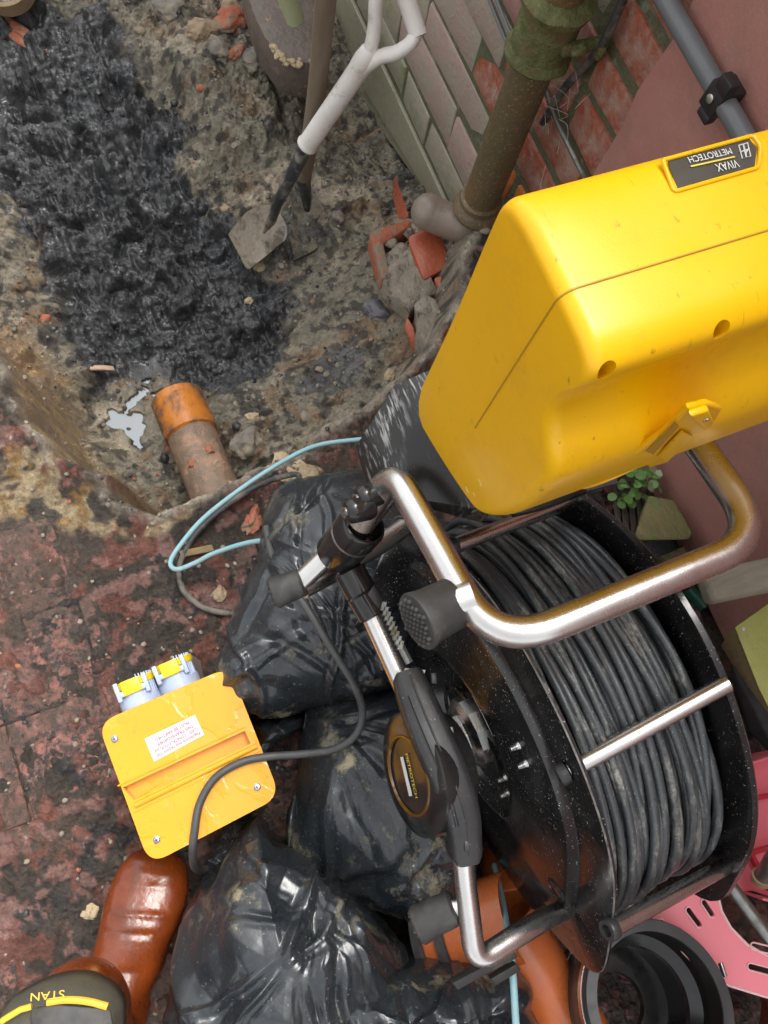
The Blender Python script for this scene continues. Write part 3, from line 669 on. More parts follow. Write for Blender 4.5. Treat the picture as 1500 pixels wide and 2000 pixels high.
# soil pipe standing against the wall
bp = at(935, 400, .03); bx, by = bp[0], bp[1]
sp_ = thing('soil_pipe', 'brown vertical iron downpipe coated in moss in front of the brick wall', 'pipe', (bx, by, -.02))
R0 = .0365
MB().lathe([(R0, .02), (R0*1.01, .15), (R0, .43)], (bx, by, 0), (0, 0, 1), 40).obj('pipe', 'iron', sp_)
MB().lathe([(R0, -.012), (R0+.012, -.01), (R0+.016, 0), (R0+.012, .012), (R0+.004, .018), (R0+.008, .024), (R0+.007, .032), (R0, .036)], (bx, by, .02), (0, 0, 1), 40).obj('collar', 'iron', sp_)
up_ = MB().lathe([(R0, .395), (R0+.012, .397), (R0+.019, .405), (R0+.018, .412), (R0+.012, .418), (R0+.012, .49), (R0+.020, .495), (R0+.022, .505), (R0+.012, .512), (R0, .516)], (bx, by, 0), (0, 0, 1), 44)
v = np.array(up_.v); v += (.0025*np.stack([fbm(v[:, 0]+i, v[:, 1], v[:, 2], 45, 3, 5+i) for i in range(3)], -1)); up_.v = [tuple(q_) for q_ in v]
up_.obj('socket_collar', 'moss', sp_)
MB().lathe([(R0, .51), (R0, 1.9)], (bx, by, 0), (0, 0, 1), 40).obj('upper_pipe', 'iron', sp_)
br = MB().box((bx+.050, by+.045, .455), (.007, 0, 0), (0, .045, 0), (0, 0, .010)); br.box((bx+.062, by+.06, .455), (.012, 0, 0), (0, .006, 0), (0, 0, .013)); br.obj('bracket', 'moss', sp_, bevel=.005)
rock((bx+.058, by+.022, .462), (.010, .012, .010), 4, rough=.6).obj('bracket_bolt', 'moss', sp_)
el = smooth_path([(bx, by, .03), (bx-.003, by-.005, -.005), at(905, 438, -.03), at(868, 428, -.035), at(836, 414, -.03)], 6)
MB().tube(el, [R0*1.02]*len(el), 28).obj('elbow', 'clay', sp_)
e = el[-1]; dv = el[-1]-el[-3]; dv /= np.linalg.norm(dv)
MB().lathe([(R0*1.06*math.cos(a_), R0*1.0*math.sin(a_)) for a_ in np.linspace(-.3, math.pi/2-.05, 9)], e, dv, 28).obj('elbow_end', 'clay', sp_)
MB().tube([at(880, 452, -.05), at(905, 500, -.08), at(925, 560, -.12)], .008, 10).obj('root', 'dark_wood', sp_)

# lumps of mortar and moss on the wall beside the pipe; thin cables
def single_tube(pts, r, name, m, label, cat, n=8, seg=10, group=None):
    return single(MB().tube(smooth_path(pts, n), r, seg), name, m, label, cat, group)
single_tube([aty(1225, -20, WY-.02), aty(1190, 60, WY-.02), aty(1160, 110, WY-.018), aty(1100, 175, WY-.016), aty(1060, 240, WY-.014)], .007, 'black_cable', 'lead_mud', 'thin black cable running diagonally over red bricks behind the mossy collar', 'cable')
single_tube([aty(1062, 165, WY-.02), aty(1085, 230, WY-.016), aty(1112, 285, WY-.014), aty(1136, 335, WY-.012), aty(1160, 380, WY-.012)], .0052, 'old_wire', 'galv', 'grey painted wire laid down a brick joint below the mossy collar', 'wire')
for k, (a_, b_) in enumerate((((948, -20), (990, 85)), ((962, -20), (1000, 75)))):
    single_tube([aty(*a_, WY-.008), aty((a_[0]+b_[0])/2, (a_[1]+b_[1])/2, WY-.008), aty(*b_, WY-.008)], .0032, 'twin_wire', 'conduit', ['left hand wire of the pair lying in a brick joint left of the soil pipe', 'right hand wire of the pair lying in a brick joint left of the soil pipe'][k], 'wire')
rg = np.random.default_rng(3); wb = MB()
for k in range(34):
    a0 = aty(1060+rg.normal()*28, 170+rg.normal()*60, WY-.02-rg.random()*.03); a1 = a0+rg.normal(size=3)*np.array([.03, .012, .035]); am = (a0+a1)/2+rg.normal(size=3)*.012
    wb.tube(smooth_path([a0, am, a1], 5), .00045, 4)
tag(wb.obj('cobweb', 'web'), 'grey cobweb threads hanging between the mossy pipe and the red bricks', 'cobweb', kind='stuff')

# grey conduit with its clip
cz = .612; cd = thing('conduit', 'straight grey plastic conduit clipped along the pink rendered wall', 'conduit', (0, WY-.03, cz))
cy_ = WY-.032
MB().tube([(-.82, cy_, cz+.002), (2.2, cy_, cz+.002)], .0135, 24).obj('pipe', 'conduit', cd)
cc = aty(1450, 128, cy_)
cl = MB().box((cc[0], cy_+.004, cz), (.016, 0, 0), (0, .018, 0), (0, 0, .019)); cl.box((cc[0]+.004, cy_-.008, cz+.026), (.012, 0, 0), (0, .008, 0), (0, 0, .010)); cl.box((cc[0]+.004, cy_-.008, cz-.022), (.012, 0, 0), (0, .008, 0), (0, 0, .006))
co = cl.obj('clip', 'clip', cd, bevel=.003)
MB().lathe([(.0, .0), (.0058, .0), (.0058, .002), (.003, .003)], (cc[0]-.001, cy_-.0145, cz+.001), (0, -1, .15), 14).obj('screw', 'bolt', co)

# ------------------------------------------------------------------ things in and round the pit
# orange drain pipe
p0, p1 = at(345, 778, -.285), at(440, 1010, -.245)
dp = thing('drain_pipe', 'orange clay drain pipe end lying in the pit beside the puddle', 'drain pipe', p0)
ax = (p1-p0)/np.linalg.norm(p1-p0); L = np.linalg.norm(p1-p0)
MB().ringlathe([(.0565, 0), (.0585, .004), (.0585, .098), (.051, .104), (.051, .004), (.053, 0)], p0, ax, 44).obj('socket', 'orange_old', dp)
mm = MB().ringlathe([(.0535, .095), (.0535, L), (.045, L), (.045, .095)], p0, ax, 44); v = np.array(mm.v); v += .004*np.stack([fbm(v[:, 0]+i, v[:, 1], v[:, 2], 30, 3, 5+i) for i in range(3)], -1); mm.v = [tuple(q_) for q_ in v]
mm.obj('barrel', 'pipe_mud', dp)
for k, (px_, py_, r_, m_, s_) in enumerate([(408, 880, .016, 'brick_broken', 'pinkish round stone'), (420, 905, .012, 'stone_tan', 'small tan stone'), (375, 905, .011, 'brick_broken', 'small reddish stone'), (432, 930, .012, 'brick_broken', 'reddish stone')]):
    c_ = at(px_, py_, -.215); single(rock(c_, r_*.72, 20+k, rough=.6), 'stone', m_, s_+' '+['on the middle of the orange drain pipe', 'near the covered end of the drain pipe', 'on the left shoulder of the drain pipe', 'where the drain pipe goes under the yard edge'][k], 'stone', 'stones on the drain pipe')
# splinter
pa, pb = hit(178, 727, .006), hit(226, 728, .006); d = pb-pa
single(MB().prism([pa, pa+d*.5+np.array([0, .004, 0]), pb, pb+np.array([-.012, 0, 0]), pa+d*.5+np.array([-.013, .004, .0]), pa+np.array([-.012, .003, 0])], (0, 0, .008)), 'wood_splinter', 'splinter', 'pale chip of wood lying on black mud left of the drain pipe', 'wood chip', bevel=.0015)

# stones you can pick out
SL = [(392, 62, .035, 'stone_tan', 'rounded tan stone at the top of the pit side'), (432, 98, .030, 'stone', 'grey rounded stone in the middle of the tan bank'), (452, 42, .034, 'brick_broken', 'reddish brick lump near the top of the tan bank'),
      (492, 118, .032, 'stone', 'dark egg shaped stone at the end of the tan bank'), (462, 105, .020, 'brick_broken', 'pinkish stone between two grey stones on the tan bank'), (330, 20, .036, 'stone', 'grey lump at the top edge of the photo'),
      (540, 610, .0, None, ''), (734, 612, .026, 'slate', 'small blue grey stone on the sandy bank right of the pit'), (762, 735, .014, 'cream_edge', 'little white stone beside the black case base'), (495, 815, .012, 'cream_edge', 'white pebble in the dark soil right of the drain pipe'),
      (430, 1160, .012, 'stone_tan', 'small beige pebble inside the loop of black cable'), (507, 522, .012, 'cream_edge', 'round cream pebble at the tip of the shovel'), (440, 408, .012, 'stone_tan', 'yellow pebble left of the shovel blade'),
      (487, 588, .010, 'cream_edge', 'cream pebble below the shovel in dark mud'), (660, 425, .016, 'stone', 'grey pebble between spade blade and broken brick'), (480, 870, .030, 'stone', 'greenish grey stone sunk in soil above the blue hose'),
      (230, 855, .0, None, ''), (175, 1782, .010, 'cream_edge', 'cream pebble touching the left side of the boot'), (445, 20, .028, 'stone_tan', 'upper tan stone on the bank under the dark ledge')]
for k, (a_, b_, r_, m_, lb) in enumerate(SL):
    if not m_: continue
    p = hit(a_, b_); single(rock(p+np.array([0, 0, r_*.05]), (r_*1.3, r_, r_*.8), 60+k, rough=.55, sub=4), 'stone', m_, lb, 'stone')
p = hit(560, 940); 
single(rock(at(570, 925, -.004), (.045, .03, .022), 91, rough=.8, sub=4), 'stone', 'cream_edge', 'yellowish triangular stone beside the black cable bend', 'stone')
single(rock(at(492, 1018, -.002), (.026, .014, .010), 92, rough=.8, sub=4), 'brick_fragment', 'brick_broken', 'orange red brick fragment pressed in mud left of the upper black bag', 'brick fragment')
pa = at(370, 1070, .012); single(MB().box(pa+np.array([.01, .01, 0]), (.004, .028, 0), (.006, 0, 0), (0, 0, .004)), 'wood_splinter', 'cut_wood', 'small pale stick lying under the blue hose loop', 'stick', bevel=.001)

# far end: clay pot rim, orange brick piece, ledge, green pipe
c_ = hit(22, -6, .02)
pr_ = thing('clay_pipe_end', 'round clay pipe end with pale rim at the top left corner', 'clay pipe', c_)
MB().ringlathe([(.066, 0), (.074, .004), (.076, .05), (.068, .055), (.066, .05)], c_, (.25, -.15, 1), 40).obj('rim', 'clayring', pr_)
mm = MB().lathe([(.0, .045), (.04, .046), (.067, .04), (.067, .0)], c_, (.25, -.15, 1), 40, cap=False); v = np.array(mm.v); v[:, 2] += .008*fbm(v[:, 0], v[:, 1], None, 30, 3, 8); mm.v = [tuple(q_) for q_ in v]; mm.obj('mud_fill', 'spade_metal', pr_)
p = hit(45, 68, .0); mb = rock(p+np.array([0, 0, -.006]), (.085, .022, .016), 4, rough=.5, sub=4); single(mb, 'brick_fragment', 'brick_broken', 'bright orange brick fragment in black sludge under the clay pipe end', 'brick fragment')
# dark broken ledge at the far end of the pit
lz = -.12
lp = [at(a_, b_, lz) for a_, b_ in [(470, -60), (492, 20), (515, 70), (532, 92), (548, 112), (572, 120), (600, 122), (622, 118), (640, 90), (634, -60)]]
single(MB().prism(lp, (0, 0, -.11)), 'concrete_ledge', 'ledge', 'dark broken ledge with yellow crumbling edge below the pale green pipe', 'ledge', bevel=.008)
rg = np.random.default_rng(5); fr = MB()
for k in range(70):
    t = k/69; q_ = smooth_path([np.array((535, 92, lz)), np.array((548, 110, lz)), np.array((572, 122, lz)), np.array((622, 116, lz))], 20)[int(t*60)]
    r_ = .003+.006*rg.random(); fr.add(*(lambda m: (m.v, m.f))(rock(at(q_[0]+rg.normal()*3, q_[1]+rg.normal()*4, lz-.01*rg.random()), r_, k, sub=1)))
single(fr, 'crumbs', 'cream_edge', 'row of yellow crumbling mortar along the front edge of the dark ledge', 'mortar crumbs')['kind'] = 'stuff'
ga, gb = at(577, 38, -.02), at(540, -60, .10); gd = (gb-ga)/np.linalg.norm(gb-ga)
single(MB().ringlathe([(.020, 0), (.021, .002), (.021, .22), (.017, .22), (.017, .002)], ga, gd, 28), 'green_pipe', 'green_pvc', 'pale green plastic pipe end pointing down over the dark ledge', 'pipe')

# bricks and mortar at the foot of the soil pipe
def blk(c_, ex, ey, ez, m, name, label, cat, jit=.006, bevel=.005, holes=None, sd=1):
    mb = MB(); n = 5; A_ = []
    ex, ey, ez = [np.array(q_, float) for q_ in (ex, ey, ez)]
    bm = bmesh.new(); bmesh.ops.create_cube(bm, size=2.0); bmesh.ops.subdivide_edges(bm, edges=bm.edges, cuts=5, use_grid_fill=True)
    v = np.array([q_.co for q_ in bm.verts]); f = [tuple(w_.index for w_ in q_.verts) for q_ in bm.faces]; bm.free()
    rr = np.linalg.norm(v, axis=1, keepdims=True); v = v/np.maximum(1, (np.abs(v)**10).sum(1, keepdims=True)**.1)
    P = np.array(c_)+v[:, :1]*ex+v[:, 1:2]*ey+v[:, 2:]*ez
    P = P+jit*np.stack([fbm(P[:, 0]+i*3, P[:, 1], P[:, 2], 22, 4, sd+i) for i in range(3)], -1)
    mb.add(P, f); return single(mb, name, m, label, cat, smooth=60)
def fr2(a, b, z, zz): return (at(*b, z)-at(*a, z))/2
o_ = at(772, 482, -.13)
bb = thing('broken_brick', 'hollow broken red brick with frog full of mortar below the grey elbow', 'brick', o_)
e1 = (at(800, 425, -.11)-at(722, 455, -.11)); e2 = (at(745, 540, -.12)-at(722, 455, -.11))
c0 = at(722, 455, -.10); rim_p = [c0, c0+e1, c0+e1+e2*.2, c0+e1*.25+e2*.30, c0+e1*.22+e2*.85, c0+e1*.75+e2*.85, c0+e1*.72+e2*1.1, c0+e2*1.05]
mm = MB().prism(rim_p, (0, 0, -.06)); mm.obj('brick_shell', 'brick_broken', bb, bevel=.005)
mm = MB()
for k in range(26):
    r_ = random.Random(k); q_ = c0+e1*r_.uniform(.25, .95)+e2*r_.uniform(.22, .9)+np.array([0, 0, -.012]); rk = rock(q_, r_.uniform(.008, .017), k, sub=2); mm.add(rk.v, rk.f)
mm.obj('mortar_fill', 'mortar_lump', bb)
a_, b_, c_, d_ = at(795, 462, -.085), at(828, 548, -.10), at(885, 515, -.10), at(850, 440, -.085)
mb = MB().hull([a_, b_, c_, d_, at(808, 470, -.14), at(815, 560, -.15), at(880, 530, -.15), at(855, 445, -.14)]); single(mb, 'broken_brick', 'brick_wet', 'glossy red brick with smooth curved face right under the grey elbow', 'brick', bevel=.006)
single(MB().hull([at(848, 542, -.10), at(880, 535, -.09), at(893, 560, -.10), at(868, 588, -.11), at(850, 570, -.14), at(890, 585, -.15), at(845, 545, -.15)]), 'broken_brick', 'brick_broken', 'small pinkish brick piece just right of the glossy red brick', 'brick', bevel=.005)
single(MB().hull([at(795, 618, -.12), at(788, 640, -.13), at(808, 690, -.16), at(820, 688, -.15), at(808, 640, -.12), at(800, 620, -.17), at(815, 690, -.20)]), 'broken_brick', 'brick_wet', 'thin upright brick sliver in the bank near the yellow case', 'brick', bevel=.004)
single(MB().hull([at(772, 340, -.25), at(790, 400, -.22), at(800, 425, -.20), at(778, 430, -.24), at(765, 380, -.28), at(785, 415, -.30)]), 'broken_brick', 'brick_wet', 'narrow red brick edge showing under the mossy plinth', 'brick', bevel=.004)
blk(at(795, 560, -.14), at(825, 600, -.14)-at(795, 560, -.14), (at(755, 590, -.14)-at(795, 560, -.14))*.8, (0, 0, .035), 'mortar_lump', 'mortar_block', 'big rough lump of old mortar below the hollow brick', 'mortar lump', jit=.022, sd=7)
blk(at(835, 650, -.12), (at(855, 700, -.12)-at(835, 650, -.12)), (at(815, 660, -.12)-at(835, 650, -.12))*.9, (0, 0, .035), 'mortar_lump', 'mortar_block', 'rough grey mortar lump beside the upright brick sliver', 'mortar lump', jit=.02, sd=17)
blk(at(880, 620, -.10), (at(890, 660, -.1)-at(880, 620, -.10)), (at(865, 625, -.1)-at(880, 620, -.10)), (0, 0, .03), 'stone_tan', 'mortar_block', 'orange tan mortar lump touching the edge of the yellow case', 'mortar lump', jit=.015, sd=23)

# ------------------------------------------------------------------ shovel and spade
T = lambda *p: at(*p)
sh = thing('shovel', 'long shovel with white plastic D grip and muddy blade standing in the pit', 'shovel', at(500, 500, -.40))
s0, s1, s2_ = at(540, 402, -.19), at(600, 283, .05), at(706, 128, .24)
MB().tube([s1, s1+(s2_-s1)*.02, s2_], [.0205, .0198, .0190], 24).obj('shaft', 'white_plastic', sh)
MB().tube([s1-(s2_-s1)*.01, s1+(s2_-s1)*.012, s1+(s2_-s1)*.03], [.0212, .0220, .020], 24).obj('shaft_rim', 'white_plastic', sh)
MB().tube(smooth_path([s1, s1+(s0-s1)*.4, s0, at(533, 425, -.25)], 6), list(np.linspace(.0165, .009, 19)), 20).obj('socket', 'socket_dark', sh)
# grip: Y piece, two flat arms, bar
g0 = s2_; dS = (s2_-s1)/np.linalg.norm(s2_-s1)
L1, L2 = at(722, -25, .36), at(815, 65, .30)       # left arm top, right arm corner
B2 = at(790, -30, .36)
def strap(pts, w, t_, wd):
    P = smooth_path(pts, 8); A_ = []
    for i, p in enumerate(P):
        tg = P[min(i+1, len(P)-1)]-P[max(i-1, 0)]; tg /= np.linalg.norm(tg); nrm = np.cross(tg, wd); nrm /= np.linalg.norm(nrm); wv = np.cross(nrm, tg)
        ww = w[0]+(w[1]-w[0])*i/(len(P)-1)
        A_.append([p+wv*ww*math.cos(a__)+nrm*t_*math.sin(a__) for a__ in np.linspace(0, 2*math.pi, 17)[:-1]])
    m = MB().grid(np.array(A_), closed_v=True); n = len(P); m.f += [tuple(range(16)), tuple((n-1)*16+k for k in range(16))]; return m
wd = np.cross(L2-L1, dS); wd /= np.linalg.norm(wd)
yb = strap([g0-dS*.02, at(722, 98, .27), at(732, 50, .305), at(735, 0, .34), at(752, -60, .38)], (.015, .015), .0125, wd)
yb2 = strap([g0-dS*.02, at(742, 112, .27), at(772, 104, .285), at(798, 88, .30), at(812, 68, .31)], (.015, .015), .0115, wd)
yb.add(yb2.v, yb2.f); yb.lathe([(.0190, -.02), (.021, .01), (.019, .03), (.008, .045)], g0, dS, 20); yb.obj('grip_fork', 'white_plastic', sh)
MB().tube([at(818, 72, .31), at(800, 15, .335), at(780, -45, .37)], [.0155, .0165, .0165], 20).obj('grip_bar', 'white_plastic', sh)
bl = [(446, 458), (452, 448), (466, 432), (480, 415), (500, 404), (522, 400), (538, 403), (550, 422), (559, 440), (561, 458), (556, 470), (540, 482), (522, 498), (500, 515), (487, 525), (479, 522), (471, 505), (458, 480)]
def blade(pts, z, m, parent, name, lift=.0):
    c_ = np.mean([at(a_, b_, z(a_, b_)) for a_, b_ in pts], 0); A_ = []
    ring = [at(a_, b_, z(a_, b_)) for a_, b_ in pts]
    for s in (1, .8, .55, .3, .02):
        A_.append([c_+(p-c_)*s+np.array([0, 0, -.012*(1-s*s)]) for p in ring])
    A_ = np.array(A_); m1 = MB().grid(A_, closed_v=True); k = len(m1.v)
    m1.grid(A_-np.array([0, 0, .004]), closed_v=True); n = len(ring)
    m1.f += [(j, (j+1) % n, k+(j+1) % n, k+j) for j in range(n)]
    return m1.obj(name, m, parent, smooth=50)
blade(bl, lambda a_, b_: -.345-.0003*(b_-400), 'spade_metal', sh, 'blade')
MB().tube([at(542, 402, -.19), at(530, 430, -.30), at(515, 455, -.348)], [.010, .012, .003], 12).obj('tang', 'spade_metal', sh)
sp2 = thing('spade', 'spade with a muddy round wooden handle standing behind the white shovel', 'spade', at(600, 480, -.40))
h0, h1 = at(640, -40, .38), at(592, 352, -.22)
MB().tube(smooth_path([h0, (h0+h1)/2+np.array([.004, .004, 0]), h1], 8), .0185, 20).obj('handle', 'ash_wood', sp2)
MB().tube([h1+(h0-h1)*.03, h1, at(598, 385, -.30), at(600, 410, -.34)], [.0195, .019, .014, .008], 18).obj('socket', 'socket_dark', sp2)
blade([(575, 392), (622, 385), (640, 425), (648, 458), (612, 490), (575, 508), (566, 462), (570, 430)], lambda a_, b_: -.362-.0002*(b_-400), 'mud_metal', sp2, 'blade')

# ------------------------------------------------------------------ camera reel
RC = np.array([.098, .244, .325]); RA = np.array([-.023, .999, -.036]); RA /= np.linalg.norm(RA)
E1 = np.cross(RA, [0, 0, 1]); E1 /= np.linalg.norm(E1); E2 = np.cross(E1, RA); RW = .181
reel = thing('cable_reel', 'drain camera reel with black side discs, steel tube frame and coiled black cable', 'cable reel', (.098, .33, .02))
def rp(r, ang, h): return RC+RA*h+r*(E1*math.cos(math.radians(ang))+E2*math.sin(math.radians(ang)))
def plate(outl, h, th, name, prof=None):
    """flange: outline at height h along the axle, thickness th, with a stepped dish"""
    rings = []
    for (s, dh) in prof:
        rings.append([RC+RA*(h+dh)+(p-RC-RA*h)*s for p in outl])
    return np.array(rings)
# left disc: its outline, read off the photo where it lies in the plane of the disc
def outl(h, base, edits):
    out = []
    for k in range(96):
        a_ = k*360/96; r = base
        for (a0, dr, w) in edits:
            dd = (a_-a0+180) % 360-180; r += dr*math.exp(-(dd/w)**2)
        out.append(rp(r, a_, h))
    return np.array(out)
OL = outl(0, .285, [(8, .022, 14), (140, -.012, 14), (172, .012, 14), (70, .004, 20), (40, -.006, 14)])
AXn = -RA
prof = [(1.0, .004), (1.0, -.001), (.985, -.0015), (.80, -.0015), (.785, -.004), (.765, -.010), (.74, -.0115), (.40, -.016), (.385, -.018), (.37, -.0175), (.33, .0), (.20, .004), (.17, .004), (.02, .004)]
A_ = plate(OL, 0, 0, '', prof); A2 = np.array([[RC+RA*.004+(p-RC)*s for p in OL] for s in (.02, .5, 1.0)])
fl = MB().grid(np.concatenate([A_, A2]), closed_v=True).obj('side_disc', 'black_metal', reel, smooth=30)
OR = outl(RW, .285, [(8, .020, 14), (175, .01, 14), (100, .008, 20)])
def Rr(s, dh): return [RC+RA*(RW+dh)+(p-RC-RA*RW)*s for p in OR]
MB().grid(np.array([Rr(1, -.006), Rr(1.004, 0), Rr(1, .002), Rr(.5, .006), Rr(.02, .006), Rr(.02, .002), Rr(.5, .002), Rr(.80, .002), Rr(.84, -.002), Rr(.96, -.002), Rr(.992, -.006), Rr(1, -.006)]), closed_v=True).obj('side_disc', 'black_metal', reel, smooth=30)
# thin bright worn rims
for h_, O_ in ((-.001, OL), (RW-.006, OR)):
    MB().tube(list(O_[:])+[O_[0]], .0011, 6, cap=False).obj('worn_rim', 'worn', reel)
# cross bars
SP = []
for (lx, ly), (rx, ry) in (((890, 1065), (1125, 975)), ((1110, 1505), (1420, 1335)), ((1200, 1810), (1420, 1690))):
    a0 = onp(lx, ly, RC, RA); a1 = onp(rx, ry, RC+RA*RW, RA)
    b_ = MB().tube([a0, a1], .0092, 20).obj('cross_bar', 'steel', reel); SP.append(a0)
    d = (a0-a1)/np.linalg.norm(a0-a1)
    MB().ringlathe([(.0115, -.002), (.0115, .006), (.0102, .008), (.0062, .008), (.0062, .004), (.0068, -.002)], a0+d*.004, d, 20).obj('bar_sleeve', 'black_plastic', b_)
for ang in (225, 285, 320): 
    MB().tube([rp(.268, ang, 0), rp(.268, ang, RW)], .0092, 16).obj('cross_bar', 'steel', reel)
# cable: one long winding, nine layers deep at the rim side
rg = np.random.default_rng(12); cb = MB(); pts = []
NT_ = 17; path = []
def wob(seed, n=4, amp=1.):
    r_ = np.random.default_rng(seed); ph = r_.uniform(0, 6.28, n); am = r_.normal(size=n)*amp/np.arange(1, n+1)**.6
    return lambda t: sum(am[i]*np.sin((i+1)*t+ph[i]) for i in range(n))
cr = .0050; P_ = []
for lay in range(7):
    base = .193+lay*.0096; ordr = range(NT_) if lay % 2 == 0 else range(NT_-1, -1, -1)
    for j, t_ in enumerate(ordr):
        wy = wob(100*lay+t_, 4, .0016+.0036*(lay >= 5)); wr = wob(500+100*lay+t_, 4, .0009+.0026*(lay >= 5)); h0_ = .016+t_*(RW-.032)/(NT_-1)
        bump = 0
        for k in range(64):
            a_ = 2*math.pi*k/64; s = k/64; h_ = h0_+(s-.5)*(.0096 if lay % 2 == 0 else -.0096)+wy(a_)
            if lay == 6:      # top layer: slack bundle pulled toward the left disc low down, as in the photo
                q_ = math.exp(-((a_-.35)/.7)**2)+math.exp(-((a_-6.63)/.7)**2)
                h_ = h_*(1-.16*q_)+.16*q_*(.045 if t_ < 10 else .15)
            P_.append(rp(base+wr(a_)+(.0035*rg.random() if k == 0 else 0), math.degrees(a_), min(max(h_, .010), RW-.008)))
MB().tube(P_, cr, 8).obj('cable', 'cable', reel, smooth=80)
# dished bolts on the left disc
for (bx_, by_) in ((1015, 1455), (1030, 1490), (989, 1517), (994, 1547), (898, 1398), (932, 1486), (924, 1447), (975, 1395), (1008, 1590)):
    q_ = onp(bx_, by_, RC+RA*-.012, RA)
    if (bx_, by_) in ((975, 1395), (1008, 1590)): continue
    MB().lathe([(.0, -.004), (.0048, -.004), (.0048, .002), (.0040, .003), (.0040, .0055), (.0034, .006), (.0034, .009), (.0028, .0095), (.0028, .012), (.0, .0125)][1:], q_, AXn, 14).obj('bolt', 'bolt', reel)
# hub casting
HC = onp(912, 1432, RC-RA*.03, RA)
MB().lathe([(.045, -.04), (.045, .0), (.038, .006), (.030, .008), (.030, .03), (.012, .034), (.012, .09)], HC, AXn, 12).obj('hub', 'bolt', reel, smooth=20)
MB().ringlathe([(.072, 0), (.074, .004), (.070, .006), (.066, .002)], onp(925, 1440, RC-RA*.016, RA), AXn, 40).obj('hub_ring', 'black_metal', reel)
# arm recess (bright reflection at the bottom of the disc)
MB().lathe([(.016, -.02), (.016, .0), (.013, .002), (.011, .0), (.0, -.004)][:4], onp(1085, 1738, RC-RA*.012, RA), AXn, 20).obj('grommet', 'gloss_black', reel)

# ---- frame tubes
R1 = .0138
z7 = lambda q_, z_: at(q_[0], q_[1], z_)
top = fillet([at(706, 1022, .60), at(768, 918, .665), at(965, 1268, .735), at(1492, 1052, .745), at(1310, 790, .70)], [.030, .055, .050], 10)
fr_ = MB().tube(top, R1, 24).obj('frame_tube', 'steel', reel)
MB().tube([at(690, 1050, .52), at(762, 958, .585)], .0125, 20).obj('frame_tube', 'steel', reel)
MB().tube(fillet([at(585, 1138, .46), at(640, 1085, .475), at(672, 1040, .49), at(700, 1005, .53)], .01), .0125, 20).obj('frame_tube', 'steel', reel)
MB().tube([at(590, 1150, .455), at(650, 1118, .44), at(735, 1068, .41), at(790, 1030, .40)], .0125, 20).obj('frame_tube', 'steel', reel)
side = fillet([at(640, 1050, .49), at(700, 1145, .475), at(905, 1600, .455), at(905, 1690, .452), at(928, 1880, .44), at(1048, 1802, .425), at(1110, 1775, .36)], [.01, .04, .04, .022, .05], 8)
MB().tube(side, .0122, 22).obj('frame_tube', 'steel', reel)
# sleeve (open ended) and clamps
j0, j1 = at(658, 1082, .48), at(712, 1022, .545); d = (j1-j0)/np.linalg.norm(j1-j0); Lj = np.linalg.norm(j1-j0)
MB().ringlathe([(.0245, 0), (.0265, .003), (.0265, Lj*.95), (.0245, Lj), (.0225, Lj), (.0225, .003)], j0, d, 32).obj('tube_sleeve', 'gloss_black', reel)
MB().ringlathe([(.0272, 0), (.0272, .002), (.0262, .002), (.0262, 0)], j0+d*Lj*.6, d, 32).obj('sleeve_band', 'steel', reel)
for a_, b_, r_ in (((680, 1112), (706, 1160), .0190), ((702, 1160), (728, 1204), .0168)):
    p, q_ = at(*a_, .48), at(*b_, .475); dd = (q_-p)/np.linalg.norm(q_-p); l_ = np.linalg.norm(q_-p)
    MB().lathe([(r_*.8, -.001), (r_, .002), (r_, l_-.002), (r_*.85, l_)], p, dd, 28).obj('clamp', 'gloss_black', reel)
pb_ = at(733, 1170, .485); MB().box(pb_, (at(750, 1200, .48)-pb_)*.6, (.004, -.006, 0), (0, 0, .008)).obj('clamp_lug', 'black_plastic', reel, bevel=.002)
rk = MB()
for k in range(9):
    p = at(748+k*4.2, 1185+k*9.5, .488); rk.box(p, (.0012, .0022, 0), (-.004, .003, 0), (0, 0, .005))
rk.obj('adjuster_rack', 'galv', reel)
st = MB().tube([at(772, 1240, .485), at(800, 1295, .485)], .0045, 8); st.box(at(808, 1316, .487), (.005, .010, 0), (-.004, .003, 0), (0, 0, .005)); st.obj('latch_rod', 'galv', reel, smooth=30)
# caps on the upper joint
for c0_, c1_ in (((706, 972), (742, 962)), ((684, 998), (720, 990))):
    p, q_ = at(*c0_, .645), at(*c1_, .640); dd = (q_-p)/np.linalg.norm(q_-p)
    cp = MB().lathe([(.003, -.006), (.009, -.005), (.0122, -.001), (.0128, .004), (.0128, .020), (.011, .024)], p, dd, 24).obj('cap_nut', 'gloss_black', reel)
    MB().ringlathe([(.0055, -.0075), (.0055, -.0052), (.0030, -.0052), (.0030, -.0075)], p, dd, 20).obj('washer', 'bolt', cp)
# rubber feet
def foot(p, q_, r0, r1, cell=False):
    d = (q_-p)/np.linalg.norm(q_-p); L = np.linalg.norm(q_-p)
    f_ = MB().lathe([(r0*.75, -.003), (r0, 0), (r0*1.0, L*.15), (r1*.95, L*.7), (r1*1.03, L*.93), (r1, L*.98), (r1*.94, L), (r1*.5, L+.001), (.001, L+.001)], p, d, 32).obj('rubber_foot', 'rubber', reel)
    u = np.cross(d, [0, 0, 1]); u /= np.linalg.norm(u); w = np.cross(d, u); s_ = MB(); k = 0
    for i in range(-4, 5):
        for j in range(-4, 5):
            x_, y_ = (i+.5*(j % 2))*r1*.225, j*r1*.2
            if x_*x_+y_*y_ < (r1*.82)**2:
                s_.lathe([(r1*.10, -.001), (r1*.09, .0018), (r1*.04, .0030)], q_+u*x_+w*y_, d, 7)
    s_.obj('tread_studs', 'rubber', f_)
    return f_
foot(at(885, 1178, .712), at(812, 1216, .720), .0225, .0250, True)
